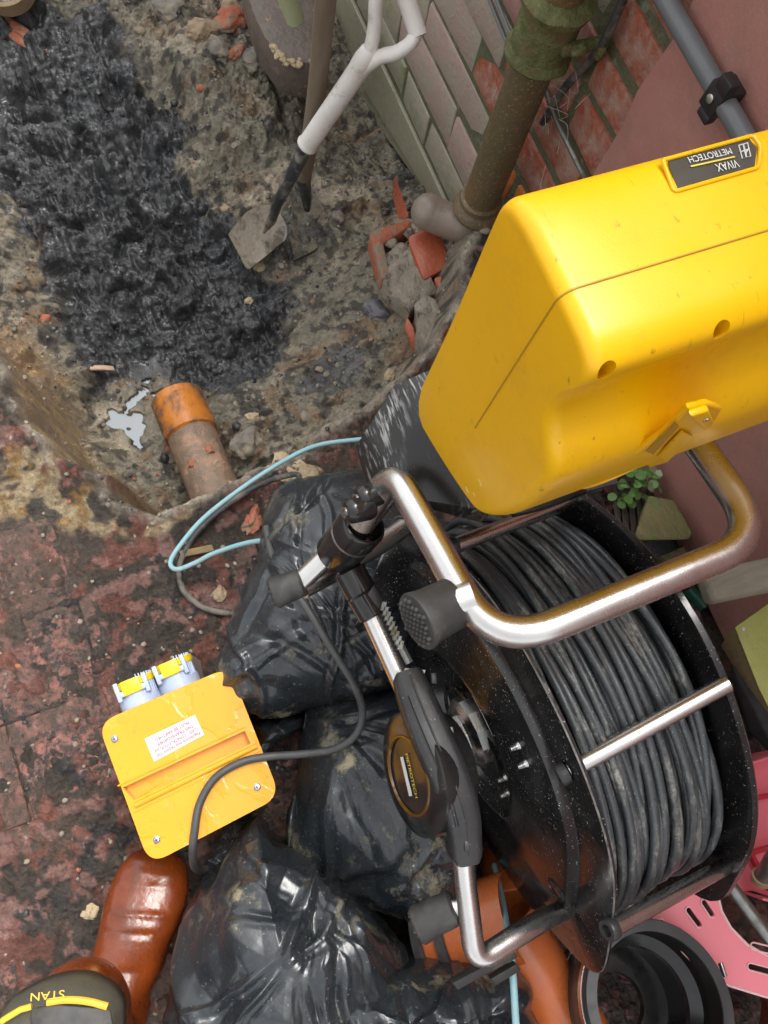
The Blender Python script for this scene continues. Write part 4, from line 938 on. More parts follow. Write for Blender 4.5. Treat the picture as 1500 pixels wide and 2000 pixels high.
MB().tube([at(925, 1165, .725), at(880, 1180, .72)], .0145, 20).obj('foot_stub', 'steel', reel)
foot(at(588, 1138, .462), at(534, 1158, .455), .0168, .0188)
foot(at(885, 1773, .428), at(815, 1808, .415), .0190, .0205)
MB().tube([at(915, 1768, .432), at(880, 1775, .428)], .0125, 20).obj('foot_stub', 'steel', reel)
MB().box(at(985, 1900, .34), (at(1010, 1885, .34)-at(985, 1900, .34))*1.0, (.006, .002, -.004), (0, 0, .008)).obj('rubber_pad', 'rubber', reel, bevel=.002)
MB().box(at(945, 1890, .35), (at(1010, 1855, .35)-at(945, 1890, .35))*.9, (.006, .002, -.004), (0, 0, .010)).obj('rubber_pad', 'rubber', reel, bevel=.002)
# ---- counter housing with badge
hz = .47
spine = smooth_path([at(795, 1312, hz+.015), at(812, 1360, hz+.02), at(845, 1440, hz+.024), at(880, 1520, hz+.024), at(905, 1600, hz+.016), at(912, 1680, hz-.002)], 6)
wdt = []; n = len(spine)
A_ = []
for i, p in enumerate(spine):
    t = i/(n-1); tg = spine[min(i+1, n-1)]-spine[max(i-1, 0)]; tg /= np.linalg.norm(tg)
    sd = np.cross(tg, [0, 0, 1]); sd /= np.linalg.norm(sd); upv = np.cross(sd, tg)
    w_ = .0175+.0050*math.sin(math.pi*min(max((t-.05)/.85, 0), 1)); 
    if i == 0 or i == n-1: w_ *= .80
    ring = []
    for a_ in np.linspace(0, 2*math.pi, 21)[:-1]:
        c_, s_ = math.cos(a_), math.sin(a_); ex = .5
        ring.append(p+sd*w_*abs(c_)**ex*np.sign(c_)+upv*.0175*abs(s_)**ex*np.sign(s_)-upv*.006)
    A_.append(ring)
A_ = np.array(A_); mb = MB().grid(A_, closed_v=True); mb.f += [tuple(range(20)), tuple((n-1)*20+k for k in range(20))]
hs_ = mb.obj('counter_housing', 'black_plastic', reel, smooth=35)
MB().tube([p+np.array([0, 0, .0125]) for p in spine[1:-1]], .0011, 6).obj('seam', 'rubber', hs_)
MB().tube([spine[i]+np.array([.002, -.0105, .0100]) for i in range(5, n-6)], .0022, 8).obj('rib', 'black_plastic', hs_)
for q_ in ((838, 1455), (872, 1598), (798, 1330)):
    p = at(q_[0], q_[1], hz+.014); dd = np.array([-.25, -.75, .45]); dd /= np.linalg.norm(dd)
    MB().lathe([(.0080, -.012), (.0068, -.004), (.0062, .003), (.0050, .004)], p, dd, 18).obj('screw_boss', 'black_plastic', hs_)
    MB().lathe([(.0042, .0), (.0042, .0045), (.001, .0048)], p, dd, 14).obj('boss_screw', 'galv', hs_)
for q_ in ((828, 1332), (880, 1430), (908, 1575), (912, 1650), (847, 1325)):
    p = at(q_[0], q_[1], hz+.018); MB().box(p, (.0055, -.002, 0), (.0012, .0028, 0), (0, 0, .0022)).obj('clip_tab', 'galv' if q_[0] in (828, 880) else 'black_plastic', hs_, bevel=.0008)
# disc on the outer side of the housing facing away from the reel
dc = at(815, 1510, .445); dn = np.array([-.16, -.93, .33]); dn /= np.linalg.norm(dn)
dk = MB().lathe([(.062, -.040), (.066, -.030), (.070, .0), (.069, .006), (.060, .010), (.045, .012), (.044, .010), (.0005, .010)], dc, dn, 56)
dk.obj('counter_disc', 'gloss_black', hs_, smooth=30)
MB().ringlathe([(.0455, .0115), (.0445, .0135), (.0425, .0135), (.0415, .0110)], dc, dn, 56).obj('disc_ring', 'amber', hs_)
xd = at(860, 1620, .445)-at(790, 1430, .445); xd -= dn*(xd @ dn); xd /= np.linalg.norm(xd); yd = np.cross(dn, xd)
fc = dc+dn*.0112
MB().prism([fc+xd*a_+yd*b_ for a_, b_ in ((-.021, -.010), (.022, -.010), (.022, -.003), (-.021, -.003))], dn*.0004).obj('badge_bar', 'silver_ink', hs_, smooth=0)
text(hs_, 'badge_lettering', 'METROTECH', 'gold_ink', fc-xd*.024+yd*.004, xd, yd, .008, .048, .0004)
# black strap piece behind the sleeve
MB().hull([at(690, 1225, .36), at(760, 1040, .34), at(830, 1045, .33), at(850, 1150, .32), at(700, 1240, .30)]).obj('end_plate', 'black_metal', reel, bevel=.004)

# ------------------------------------------------------------------ yellow control case
YL = .22; Y1 = .66
case = thing('control_case', 'large yellow plastic control case with black scratched base standing on the reel', 'equipment case', (-.17, .42, .66))
pf = [(-.233, .663), (-.2335, .80), (-.232, .965), (-.2305, .983), (-.214, .993), (-.16, .994), (-.132, .9935), (-.120, .990), (-.1115, .983), (-.1095, .974), (-.1115, .965), (-.1155, .955), (-.1165, .935), (-.1135, .920), (-.104, .908), (-.092, .899), (-.083, .885), (-.079, .868), (-.079, .81), (-.088, .76), (-.102, .722), (-.118, .709), (-.17, .684)]
def chaik(P, n):
    P = [np.array(p) for p in P]
    for _ in range(n):
        Q = []
        for i in range(len(P)): a, b = P[i], P[(i+1) % len(P)]; Q += [a*.75+b*.25, a*.25+b*.75]
        P = Q
    return np.array(P)
pf = chaik(pf, 2); npf = len(pf)
tg = np.roll(pf, -1, 0)-np.roll(pf, 1, 0); nr = np.stack([-tg[:, 1], tg[:, 0]], 1); nr /= np.linalg.norm(nr, axis=1, keepdims=True)
cen = np.array([-.168, .84])
if ((pf-cen)*nr).sum() < 0: nr = -nr
rings = []
rE = .010
for t in np.linspace(0, 1, 7):
    a_ = t*math.pi/2; ins = rE*(1-math.sin(a_)); y_ = YL+rE*(1-math.cos(a_))
    q_ = pf+(cen-pf)*(ins/np.linalg.norm(pf-cen, axis=1, keepdims=True)); rings.append([(p[0], y_, p[1]) for p in q_])
for y_ in np.linspace(YL+rE, Y1, 12)[1:]: rings.append([(p[0], y_, p[1]) for p in pf])
A_ = np.array(rings); mb = MB().grid(A_, closed_v=True)
ctr = np.array([cen[0], YL, cen[1]]); k0 = len(mb.v)
for s in (.66, .33): mb.v += [tuple(ctr+(p-ctr)*s) for p in A_[0]]
mb.v.append(tuple(ctr))
for j in range(npf):
    j2 = (j+1) % npf; mb.f += [(j, j2, k0+j2, k0+j), (k0+j, k0+j2, k0+npf+j2, k0+npf+j), (k0+npf+j, k0+npf+j2, k0+2*npf)]
mb.f.append(tuple((len(rings)-1)*npf+j for j in range(npf)))
lid = mb.obj('lid', 'yellow', case, smooth=45)
lid.parent = None; lid.location = tuple(ROOT['control_case'])
def cone(p, d, r, h): return MB().lathe([(r*.25, -h), (r*.8, -h*.55), (r, 0), (r, .02)], p, d, 18)
cuts = []
for (px_, py_) in ((1160, 720), (1374, 642)):
    p = at(px_, py_, .972); d = np.array([.55, .1, .83]); d /= np.linalg.norm(d); cuts.append(cone(p-d*.002, d, .0056, .010))
# badge bed
bc = [at(1306, 312, .994), at(1466, 268, .994), at(1480, 288, .994), at(1476, 325, .994), at(1326, 368, .994)]
cuts.append(MB().prism([p+np.array([0, 0, -.0015]) for p in bc], (0, 0, .01)))
cut(lid, cuts); lid.parent = case; lid.location = (0, 0, 0)
bd = MB().prism([p+np.array([0, 0, -.0016]) for p in bc], (0, 0, .0005)).obj('badge', 'badge', case, smooth=0)
cbc = np.mean(bc, 0); MB().tube(fillet([cbc+(p-cbc)*1.10+np.array([0, 0, -.0004]) for p in (bc+[bc[0]])], .003, 4), .0013, 8).obj('badge_surround', 'yellow', case)
zt = .9934; tx = np.array([-.045, -1, 0.]); ty = np.array([1, -.045, 0.])
tn = tx/np.linalg.norm(tx); un = ty/np.linalg.norm(ty); Lp = at(1430, 297, zt)+un*.0030
text(case, 'badge_lettering', 'VIVAX', 'silver_ink', Lp+un*.0026, tx, ty, .0078, .0155)
text(case, 'badge_lettering', 'METROTECH', 'silver_ink', Lp-un*.0060, tx, ty, .0062, .030)
pa, pb = Lp, Lp+tn*.031
MB().prism([pa, pb, pb+np.array([.0010, 0, 0]), pa+np.array([.0010, 0, 0])], (0, 0, .0003)).obj('badge_line', 'gold_ink', case, smooth=0)
lg = MB(); q = [at(1443, 284, zt), at(1460, 279, zt), at(1466, 305, zt), at(1450, 310, zt)]
lg.tube(q+[q[0], q[1]], .0004, 5); m0 = (q[0]+q[1])/2; m1 = (q[2]+q[3])/2
lg.tube([m0, m1], .0005, 5); lg.tube([m0*.55+m1*.45, (q[0]+q[3])/2], .0004, 5); lg.tube([m0*.55+m1*.45, (q[1]+q[2])/2], .0004, 5); lg.tube([m0*.3+m1*.7, (q[1]*.6+q[2]*.4)], .0004, 5)
lg.obj('badge_emblem', 'silver_ink', case)
# parting line round the lid
sx = -.158; ln = [(sx, y_, .9942) for y_ in np.linspace(Y1, YL+rE, 14)]
ln += [(sx, YL+rE*(1-math.sin(a_)), .9942-rE*(1-math.cos(a_))) for a_ in np.linspace(0, math.pi/2, 6)][1:]
ln += [(sx+.0002, YL-.0001, .96), (sx+.001, YL-.0001, .88), (sx+.002, YL-.0001, .80)]
MB().tube(ln, .0007, 6).obj('parting_line', 'yellow_dark', case)
# embossed oval on the front and long ridge
for (a_, b_, rx, ry, m_) in ((1218, 862, .034, .022, 'yellow'),):
    p = aty(a_, b_, .30); p = np.array([-.0845, p[1], p[2]]) ; zc = .835
    rr_ = []
    for s, h_ in ((1.08, -.003), (1.0, .0035), (.93, .0055), (.84, .0020), (.6, .0012), (.02, .0012)):
        rr_.append([(-.0855+h_, .300+rx*s*math.cos(t), .83+.036*s*math.sin(t)) for t in np.linspace(0, 2*math.pi, 41)[:-1]])
    MB().grid(np.array(rr_), closed_v=True).obj('embossed_oval', m_, case)
# latch on the front face
la = [aty(1262, 893, .36), aty(1395, 800, .41)]
def fp(px_, py_, x_=-.080):
    r = RM @ _ray(px_, py_); return O+r*(x_/r[0])
lt = MB().prism([fp(1240, 888), fp(1268, 914), (fp(1300, 905)), fp(1392, 832), fp(1412, 800), fp(1385, 790), fp(1345, 800), fp(1300, 845)], (-.005, 0, 0))
lt_o = lt.obj('latch', 'yellow', case, bevel=.002, seg=3)
mb = MB().prism([fp(1262, 882, -.079), fp(1318, 826, -.079), fp(1326, 834, -.079), fp(1276, 888, -.079)], (-.0008, 0, 0)); mb.obj('latch_slot', 'yellow_dark', lt_o, smooth=0)
MB().prism([fp(1283, 888, -.079), fp(1330, 838, -.079), fp(1352, 848, -.079), fp(1300, 900, -.079)], (.0022, 0, 0)).obj('latch_lever', 'yellow', lt_o, bevel=.001)
MB().prism([fp(1342, 800, -.080), fp(1378, 788, -.080), fp(1388, 812, -.080), fp(1372, 830, -.080)], (.005, 0, 0)).obj('latch_hinge', 'yellow', lt_o, bevel=.0015)
MB().lathe([(.0022, 0), (.0022, .0055), (.0005, .006)], fp(1372, 806, -.080), (1, 0, 0), 14).obj('latch_pin', 'bolt', lt_o)
# pale scuffs near the lower corner
rg = random.Random(3)
def scuff(px_, py_, r_):
    c_ = aty(px_, py_, YL-.0003); m = MB(); n_ = 11
    m.prism([c_+np.array([r_*math.cos(t)*rg.uniform(.5, 1.2), 0, r_*.7*math.sin(t)*rg.uniform(.5, 1.2)]) for t in np.linspace(0, 2*math.pi, n_)[:-1]], (0, .0004, 0)); m.obj('scuff', 'chip', case, smooth=0)
scuff(938, 945, .0036); scuff(912, 958, .0034); scuff(925, 966, .0018)
# black base
bs = [at(770, 752, .655), at(838, 722, .66), at(694, 872, .600), at(697, 885, .597), at(722, 962, .585), at(818, 868, .640), at(905, 1012, .62), at(940, 995, .66), at(1010, 940, .66), at(900, 800, .67)]
bs += [p+np.array([.03, .03, -.10]) for p in bs[:1]]+[at(760, 930, .50), at(860, 820, .50), at(1000, 960, .55), at(940, 1020, .56)]
MB().hull(bs).obj('case_base', 'case_base', case, bevel=.006, seg=3)
MB().tube(smooth_path([at(1000, 1000, .60), at(1060, 985, .60), at(1140, 955, .60)], 5), .006, 8).obj('base_rail', 'gloss_black', case)

# ------------------------------------------------------------------ black bags
def bag(name_lbl, outline, zm, ztop, seed, ncrease=46, amp=.010, flat=1.0, ties=(), group='black plastic sacks of spoil', patch=None, cutz=None):
    P = np.array([at(a, b, zm)[:2] for a, b in outline]); c = P.mean(0)
    # periodic resample by angle
    d = P-c; ang = np.unwrap(np.arctan2(d[:, 1], d[:, 0]))
    if ang[-1] < ang[0]: P = P[::-1]
    n = len(P); seglen = np.linalg.norm(np.roll(P, -1, 0)-P, axis=1); cum = np.concatenate([[0], np.cumsum(seglen)]); NTh = 340
    PP = np.vstack([P, P[:1]]); u = np.linspace(0, cum[-1], NTh, endpoint=False); B = np.stack([np.interp(u, cum, PP[:, 0]), np.interp(u, cum, PP[:, 1])], 1)
    for _ in range(2): B = (np.roll(B, 1, 0)+2*B+np.roll(B, -1, 0))/4
    NR = 150; S = np.linspace(0, 1, NR)
    G = np.zeros((NR+10, NTh, 3))
    for i, s in enumerate(S):
        rr = math.sin(s*math.pi/2)**.92
        G[i, :, :2] = c+(B-c)*rr; G[i, :, 2] = zm+(ztop-zm)*(max(0, 1-rr**2.6))**.62
    for j in range(10):
        t = (j+1)/10; G[NR+j, :, :2] = c+(B-c)*(1-.10*t*t); G[NR+j, :, 2] = zm*(1-t)+(-.01)*t
    # low frequency lumps
    x, y, z = G[..., 0], G[..., 1], G[..., 2]
    top = np.concatenate([(1-S**6), np.zeros(10)])[:, None]
    G[..., 2] += .030*fbm(x, y, None, 5, 2, seed)*top
    # creases: sharp folds, each running along a short line, more around the gathered corners
    r_ = np.random.default_rng(seed); D_ = np.zeros(x.shape)
    span = np.ptp(B, axis=0).max()
    wx = x+.012*fbm(x, y, z, 14, 2, seed+1); wy = y+.012*fbm(x, y, z, 14, 2, seed+2); 
    for k in range(int(ncrease*.7)):
        a_ = r_.uniform(0, math.pi); w = r_.uniform(.004, .018); l = r_.uniform(.05, .16)
        px_, py_ = B[r_.integers(NTh)]*r_.random()**.6; pc = c+(B[r_.integers(NTh)]-c)*math.sqrt(r_.random())
        if len(ties) and r_.random() < .55:
            tpt = at(*ties[r_.integers(len(ties))], zm)[:2]; v_ = c+(B[r_.integers(NTh)]-c)*.8-tpt; a_ = math.atan2(v_[1], v_[0]); pc = tpt+v_*r_.uniform(.1, .7); l = np.linalg.norm(v_)*r_.uniform(.3, .6); w *= .8
        ux, uy = math.cos(a_), math.sin(a_); s = (wx-pc[0])*ux+(wy-pc[1])*uy; t = -(wx-pc[0])*uy+(wy-pc[1])*ux+(s*s)*r_.uniform(-2, 2)
        prof_ = np.maximum(0, 1-np.abs(t)/w)-.45*np.maximum(0, 1-np.abs(t-1.6*w)/w)
        D_ += amp*r_.uniform(.25, .85)*(1 if r_.random() < .62 else -.8)*prof_*np.exp(-(s/l)**2)
    # crumpled film: flat facets meeting in sharp folds
    tri = lambda u: 2*np.abs(2*(u-np.floor(u+.5)))-1
    w1 = x+.02*fbm(x, y, z, 7, 2, seed+21); w2 = y+.02*fbm(x, y, z, 7, 2, seed+22)
    loc = sstep(-.25, .45, fbm(x, y, z, 7, 2, seed+23))*1.1+.12
    for k in range(6):
        lam = .20*.78**k; a_ = r_.uniform(0, math.pi); D_ += loc*amp*.26*(lam/.17)**.9*tri((w1*math.cos(a_)+w2*math.sin(a_)+.5*z)/lam+r_.random())
    D_ += amp*.5*fbm(x, y, z, 6, 2, seed+9)
    gu = np.gradient(G, axis=0); gv = np.roll(G, -1, 1)-np.roll(G, 1, 1); N = np.cross(gv, gu); N /= np.linalg.norm(N, axis=2, keepdims=True)+1e-9
    N *= np.sign(N[NR//2, :, 2].mean()+1e-9)
    wgt = np.concatenate([np.clip(S*6, 0, 1), np.ones(10)*.8])[:, None]
    G = G+N*(D_*wgt)[..., None]
    mb = MB().grid(G, closed_v=True)
    return mb, G
def put_bag(lbl, outline, zm, ztop, seed, **k):
    mb, G = bag(lbl, outline, zm, ztop, seed, **k); o = single(mb, 'rubbish_bag', 'bag', lbl, 'bag', 'black plastic sacks of spoil', smooth=0)
    o.data.polygons.foreach_set('use_smooth', [True]*len(o.data.polygons)); return o
put_bag('upper black sack with pale mud patches, under the blue hose and beside the transformer', [(513, 1015), (535, 965), (580, 938), (640, 926), (700, 925), (770, 945), (830, 1010), (860, 1100), (850, 1230), (820, 1320), (770, 1345), (700, 1365), (600, 1388), (520, 1403), (452, 1394), (412, 1350), (425, 1300), (445, 1250), (460, 1190), (478, 1140), (510, 1085)], .13, .265, 3, ties=[(540, 1085), (690, 1365)], amp=.011)
put_bag('middle black sack with water drops between the counter disc and the yellow transformer', [(600, 1380), (640, 1362), (720, 1350), (800, 1340), (880, 1400), (930, 1520), (940, 1650), (900, 1740), (800, 1800), (720, 1775), (650, 1740), (595, 1700), (563, 1650), (568, 1590), (585, 1500), (590, 1440)], .10, .215, 5, ties=[(640, 1420), (640, 1740)], amp=.010, ncrease=36)
put_bag('large black sack at the bottom of the photo with long pleats beside the boot', [(500, 1595), (540, 1655), (600, 1698), (660, 1718), (730, 1770), (790, 1850), (830, 1930), (800, 2060), (560, 2120), (340, 2120), (325, 1990), (345, 1880), (372, 1780), (410, 1700), (455, 1640)], .14, .275, 8, ties=[(640, 1745), (600, 1720), (640, 1745)], amp=.012, ncrease=60)
put_bag('lowest black sack smeared with yellow mud, touching the orange drain fitting', [(560, 1985), (640, 1940), (740, 1905), (830, 1888), (920, 1890), (1000, 1885), (1035, 1930), (1050, 2010), (1060, 2120), (800, 2200), (540, 2140)], .20, .30, 13, ties=[(640, 2000), (900, 1960)], amp=.012, ncrease=54)
put_bag('small flattened corner of black sack poking out under the transformer edge', [(455, 1590), (500, 1600), (540, 1650), (520, 1720), (440, 1740), (400, 1700), (420, 1640)], .03, .07, 21, ncrease=14, amp=.006)
put_bag('narrow tail of black plastic trailing below the upper sack towards the transformer', [(520, 1400), (560, 1392), (600, 1398), (600, 1420), (560, 1440), (530, 1475), (505, 1500), (480, 1480), (500, 1440), (490, 1412)], .05, .09, 24, ncrease=10, amp=.005)
# water drops on the sacks
# ------------------------------------------------------------------ yellow transformer
tz = .19
TR = thing('site_transformer', 'yellow portable site transformer with two sockets, wet top and red printed sticker', 'transformer', at(360, 1490, 0))
tc = [at(190, 1412, tz), at(448, 1302, tz), at(548, 1556, tz), at(292, 1690, tz)]
ol = fillet([(tc[0]+tc[3])/2, tc[0], tc[1], tc[2], tc[3], (tc[0]+tc[3])/2], .026, 8)[:-1]
cz_ = np.mean(tc, 0)
def sc(s, dz): return [cz_+(p-cz_)*s+np.array([0, 0, dz]) for p in ol]
rings = np.array([sc(.93, -.186), sc(.95, -.06), sc(.985, -.010), sc(1.0, -.007), sc(1.0, -.0018), sc(.996, 0), sc(.9, 0), sc(.6, 0), sc(.3, 0), sc(.02, 0)])
tb = MB().grid(rings, closed_v=True); tb.f += [tuple(range(len(ol)))[::-1], tuple(9*len(ol)+k for k in range(len(ol)))]
body = tb.obj('body', 'trans', TR, smooth=30); body.parent = None; body.location = tuple(ROOT['site_transformer'])
sa, sb, sc_, sd_ = [at(a, b, tz) for a, b in ((240, 1538), (478, 1427), (490, 1452), (262, 1563))]
cut(body, [MB().prism([sa+np.array([0, 0, -.02]), sb+np.array([0, 0, -.02]), sc_+np.array([0, 0, -.02]), sd_+np.array([0, 0, -.02])], (0, 0, .04))])
body.parent = TR; body.location = (0, 0, 0)
e_ = (sd_-sa); e_ /= np.linalg.norm(e_); f_ = (sb-sa)/np.linalg.norm(sb-sa)
MB().tube([sd_+e_*.0072-f_*.004, sc_+e_*.0072+f_*.004], .0042, 10).obj('handle_edge', 'trans', TR)
MB().tube([sa-e_*.005-f_*.004, sb-e_*.005+f_*.004], .0012, 8).obj('step_line', 'trans', TR)
MB().tube([sd_+e_*.016-f_*.012, sc_+e_*.016+f_*.004], .0008, 8).obj('step_line', 'trans', TR)
for (a, b) in ((224, 1443), (502, 1537), (306, 1640)):
    p = at(a, b, tz+.0002); s_ = MB().lathe([(.0052, 0), (.0052, .0012), (.0044, .0016), (.0040, .0010), (.0034, .0022), (.0006, .0026)], p, (0, 0, 1), 20).obj('screw', 'bolt', TR)
    x_ = MB(); x_.box(p+np.array([0, 0, .0026]), (.0024, .0006, 0), (-.0001, .0005, 0), (0, 0, .0003)); x_.box(p+np.array([0, 0, .0027]), (.0006, -.0024, 0), (.0005, .0001, 0), (0, 0, .0003)); x_.obj('screw_slot', 'dark', s_, smooth=0)
sq = [at(a, b, tz+.0004) for a, b in ((282, 1443), (381, 1396), (399, 1435), (301, 1488))]
st = MB().prism(sq, (0, 0, .0003)).obj('sticker', 'sticker', TR, smooth=0)
sx_ = sq[3]-sq[2]; sy_ = sq[2]-sq[1]; Ls = np.linalg.norm(sx_); Hs = np.linalg.norm(sy_); sx_ /= Ls; sy_ /= Hs
for k, (s, w_, o0) in enumerate((('Regulations may require that', .86, .05), ('CLASS 1 CONSTRUCTION and', .86, .05), ('THIS TRANSFORMER', .72, .11), ('MUST BE EARTHED', .68, .15))):
    text(st, 'sticker_lettering', s, 'red_ink', sq[2]+sx_*Ls*o0-sy_*Hs*(.22+.225*k)+np.array([0, 0, .0006]), sx_, sy_, .0062, Ls*w_, .0001)
# wet patches
# sockets on the edge
for k, (a0, b0, a1, b1) in enumerate(((283, 1386, 262, 1330), (358, 1352, 335, 1296))):
    p, q_ = at(a0, b0, .145), at(a1, b1, .150); d = (q_-p)/np.linalg.norm(q_-p); L = np.linalg.norm(q_-p)
    so = MB().lathe([(.030, -.01), (.030, L*.45), (.0285, L*.46), (.0285, L*.8), (.029, L*.97), (.027, L)], p, d, 40).obj('socket', 'socket_blue', TR, smooth=30)
    u = np.cross(d, [0, 0, 1]); u /= np.linalg.norm(u)
    MB().lathe([(.0295, L*.84), (.0310, L*.86), (.0310, L*1.04), (.027, L*1.10), (.001, L*1.12)], p, d, 40).obj('socket_lid', 'lid_yellow', so, smooth=30)
    MB().box(p+d*L*.80+np.array([0, 0, .030])-u*.002, u*.0135, d*.0105, (0, 0, .0035)).obj('lid_tab', 'lid_yellow', so, bevel=.0015)
    hh = MB(); hh.box(p+d*L*.66+np.array([0, 0, .0285])-u*.002, u*.019, d*.004, (0, 0, .0038)); hh.box(p+d*L*.76+np.array([0, 0, .0272])+u*.0185, u*.0032, d*.014, (0, 0, .004)); hh.box(p+d*L*.76+np.array([0, 0, .0272])-u*.0225, u*.0032, d*.014, (0, 0, .004)); hh.obj('hinge_frame', 'socket_blue', so, bevel=.0012)
    rb = MB()
    for j in range(7):
        a_ = math.radians(20+j*9); rb.box(p+d*L*.72+u*.0288*math.cos(a_)+np.array([0, 0, .0288*math.sin(a_)]), d*.018, u*.0008, (0, 0, .0008))
    rb.obj('grip_ribs', 'socket_blue', so, smooth=0)
# plywood piece behind sockets
single(MB().prism([at(392, 1290, .012), at(366, 1272, .012), at(300, 1305, .012), at(330, 1345, .012), at(400, 1330, .012)], (0, 0, -.008)), 'board_offcut', 'dark_wood', 'thin brown board offcut lying under the right hand yellow socket', 'board', bevel=.001)
# transformer lead
lead = smooth_path([at(520, 1030, .20), at(532, 1085, .225), at(560, 1130, .262), at(598, 1185, .282), at(645, 1262, .288), at(690, 1335, .272), at(708, 1390, .235), at(695, 1435, .225), at(655, 1463, .215), at(590, 1473, .20), at(520, 1478, .197), at(468, 1490, .198), at(420, 1520, .200), at(390, 1570, .200), at(380, 1625, .20), at(376, 1660, .19), at(379, 1690, .15), at(392, 1700, .08), at(420, 1690, .04)], 8)
single(MB().tube(lead, .0056, 12), 'power_lead', 'lead', 'grey rubber power lead curving from the upper sack across the yellow transformer', 'cable', smooth=80)
# ------------------------------------------------------------------ hoses and cable on the ground
hose = smooth_path([at(800, 850, .12), at(705, 858, .10), at(620, 870, .085), at(555, 900, .075), at(480, 948, .07), at(400, 1010, .06), at(352, 1065, .05), at(333, 1098, .045), at(345, 1112, .045), at(380, 1100, .055), at(420, 1080, .075), at(490, 1059, .13), at(560, 1055, .20), at(610, 1068, .245), at(640, 1088, .26), at(670, 1130, .265)], 8)
single(MB().tube(hose, .0041, 12), 'hose', 'blue_hose', 'thin pale blue hose looping over the yard and the upper sack', 'hose', smooth=80)
cab = smooth_path([at(576, 960, .06), at(582, 945, .055), at(584, 930, .05), at(570, 927, .045), at(520, 942, .03), at(460, 975, .02), at(395, 1030, .012), at(360, 1080, .012), at(350, 1120, .012), at(360, 1155, .012), at(390, 1182, .012), at(425, 1195, .012), at(480, 1200, .012)], 8)
single(MB().tube(cab, .0052, 12), 'cable', 'lead_mud', 'muddy black cable lying under the pale blue hose loop', 'cable', smooth=80)
rod = [at(966, 1690, .12), at(985, 1780, .20), at(1000, 1885, .318), at(1012, 2080, .335)]
single(MB().tube(smooth_path(rod, 6), .0046, 12), 'hose', 'blue_hose', 'straight piece of blue hose over the lowest sack below the reel', 'hose', smooth=80)
# ------------------------------------------------------------------ things at the lower right
def ringp(r, t, o, u, w): return o+r*(math.cos(t)*u+math.sin(t)*w)
# rubber coupling: its mouth faces up and to the camera's right
cf = at(1290, 1962, .29); cax = np.array([-.25, .08, .9]); cax /= np.linalg.norm(cax)
cp = thing('pipe_coupling', 'big black rubber pipe coupling with steel bands seen into its open end', 'pipe coupling', cf-cax*.15)
RO = .098
MB().ringlathe([(RO*.845, .0), (RO*.985, .0), (RO, -.003), (RO, -.055), (RO*.97, -.062), (RO*.97, -.150), (RO*.86, -.150), (RO*.86, -.006), (RO*.845, -.004)], cf, cax, 72).obj('sleeve', 'rubber_clean', cp, smooth=30)
MB().ringlathe([(RO*.858, -.006), (RO*.858, -.165), (RO*.40, -.165), (RO*.40, -.150), (RO*.76, -.150), (RO*.80, -.088), (RO*.70, -.080), (RO*.70, -.066), (RO*.845, -.056), (RO*.850, -.006)], cf, cax, 72).obj('bore', 'gloss_black', cp, smooth=30)
for h_ in (-.022, -.105):
    MB().ringlathe([(RO*1.0, h_-.006), (RO*1.012, h_-.006), (RO*1.012, h_+.006), (RO*1.0, h_+.006)], cf, cax, 72).obj('steel_band', 'steel', cp, smooth=30)
u_ = np.cross(cax, [0, 0, 1]); u_ /= np.linalg.norm(u_); w2_ = np.cross(cax, u_)
tb_ = at(1410, 1912, .285)
q_ = cf+(at(1418, 1890, .28)-cf)/np.linalg.norm(at(1418, 1890, .28)-cf)*RO*1.03
bk = MB().box(q_, cax*.005, (at(1425, 1905, .29)-at(1412, 1865, .29))*.35, (q_-cf)/np.linalg.norm(q_-cf)*.002); bk.obj('band_screw', 'bolt', cp, bevel=.001)
# orange drain fittings underneath
of = thing('drain_fitting', 'orange plastic drain fitting with black seal rings under the reel', 'drain fitting', at(950, 1850, .0))
def pipe_(p, q_, r, name, m, par, **k): 
    d = (q_-p)/np.linalg.norm(q_-p); return MB().ringlathe([(r, 0), (r, np.linalg.norm(q_-p)), (r*.93, np.linalg.norm(q_-p)), (r*.93, 0)], p, d, 44).obj(name, m, par, smooth=30)
pipe_(at(845, 1835, .10), at(1010, 1790, .17), .062, 'socket', 'orange_pvc', of)
pipe_(at(985, 1800, .15), at(1175, 2110, .17), .050, 'branch', 'orange_pvc', of)
pipe_(at(1010, 1790, .14), at(1000, 1690, .06), .052, 'branch', 'orange_pvc', of)
d = at(1010, 1790, .17)-at(845, 1835, .10); d /= np.linalg.norm(d)
for h_, r_ in ((-.004, .066), (.030, .0645)):
    MB().ringlathe([(r_, 0), (r_+.005, .002), (r_+.005, .014), (r_, .016), (r_-.012, .012), (r_-.012, .004)], at(845, 1835, .10)+d*h_, d, 48).obj('seal_ring', 'rubber', of, smooth=40)
ot = thing('drain_fitting', 'orange pipe socket with black ribbed seal in the bottom right corner', 'drain fitting', at(1470, 1990, .0))
pipe_(at(1450, 2020, .22), at(1395, 1950, .02), .075, 'socket', 'orange_pvc', ot)
d = at(1395, 1950, .02)-at(1450, 2020, .22); d /= np.linalg.norm(d)
for k in range(4):
    MB().ringlathe([(.076, 0), (.083, .002), (.083, .007), (.076, .009)], at(1485, 2020, .21)+d*(k*.012), d, 48).obj('seal_ring', 'rubber', ot, smooth=40)
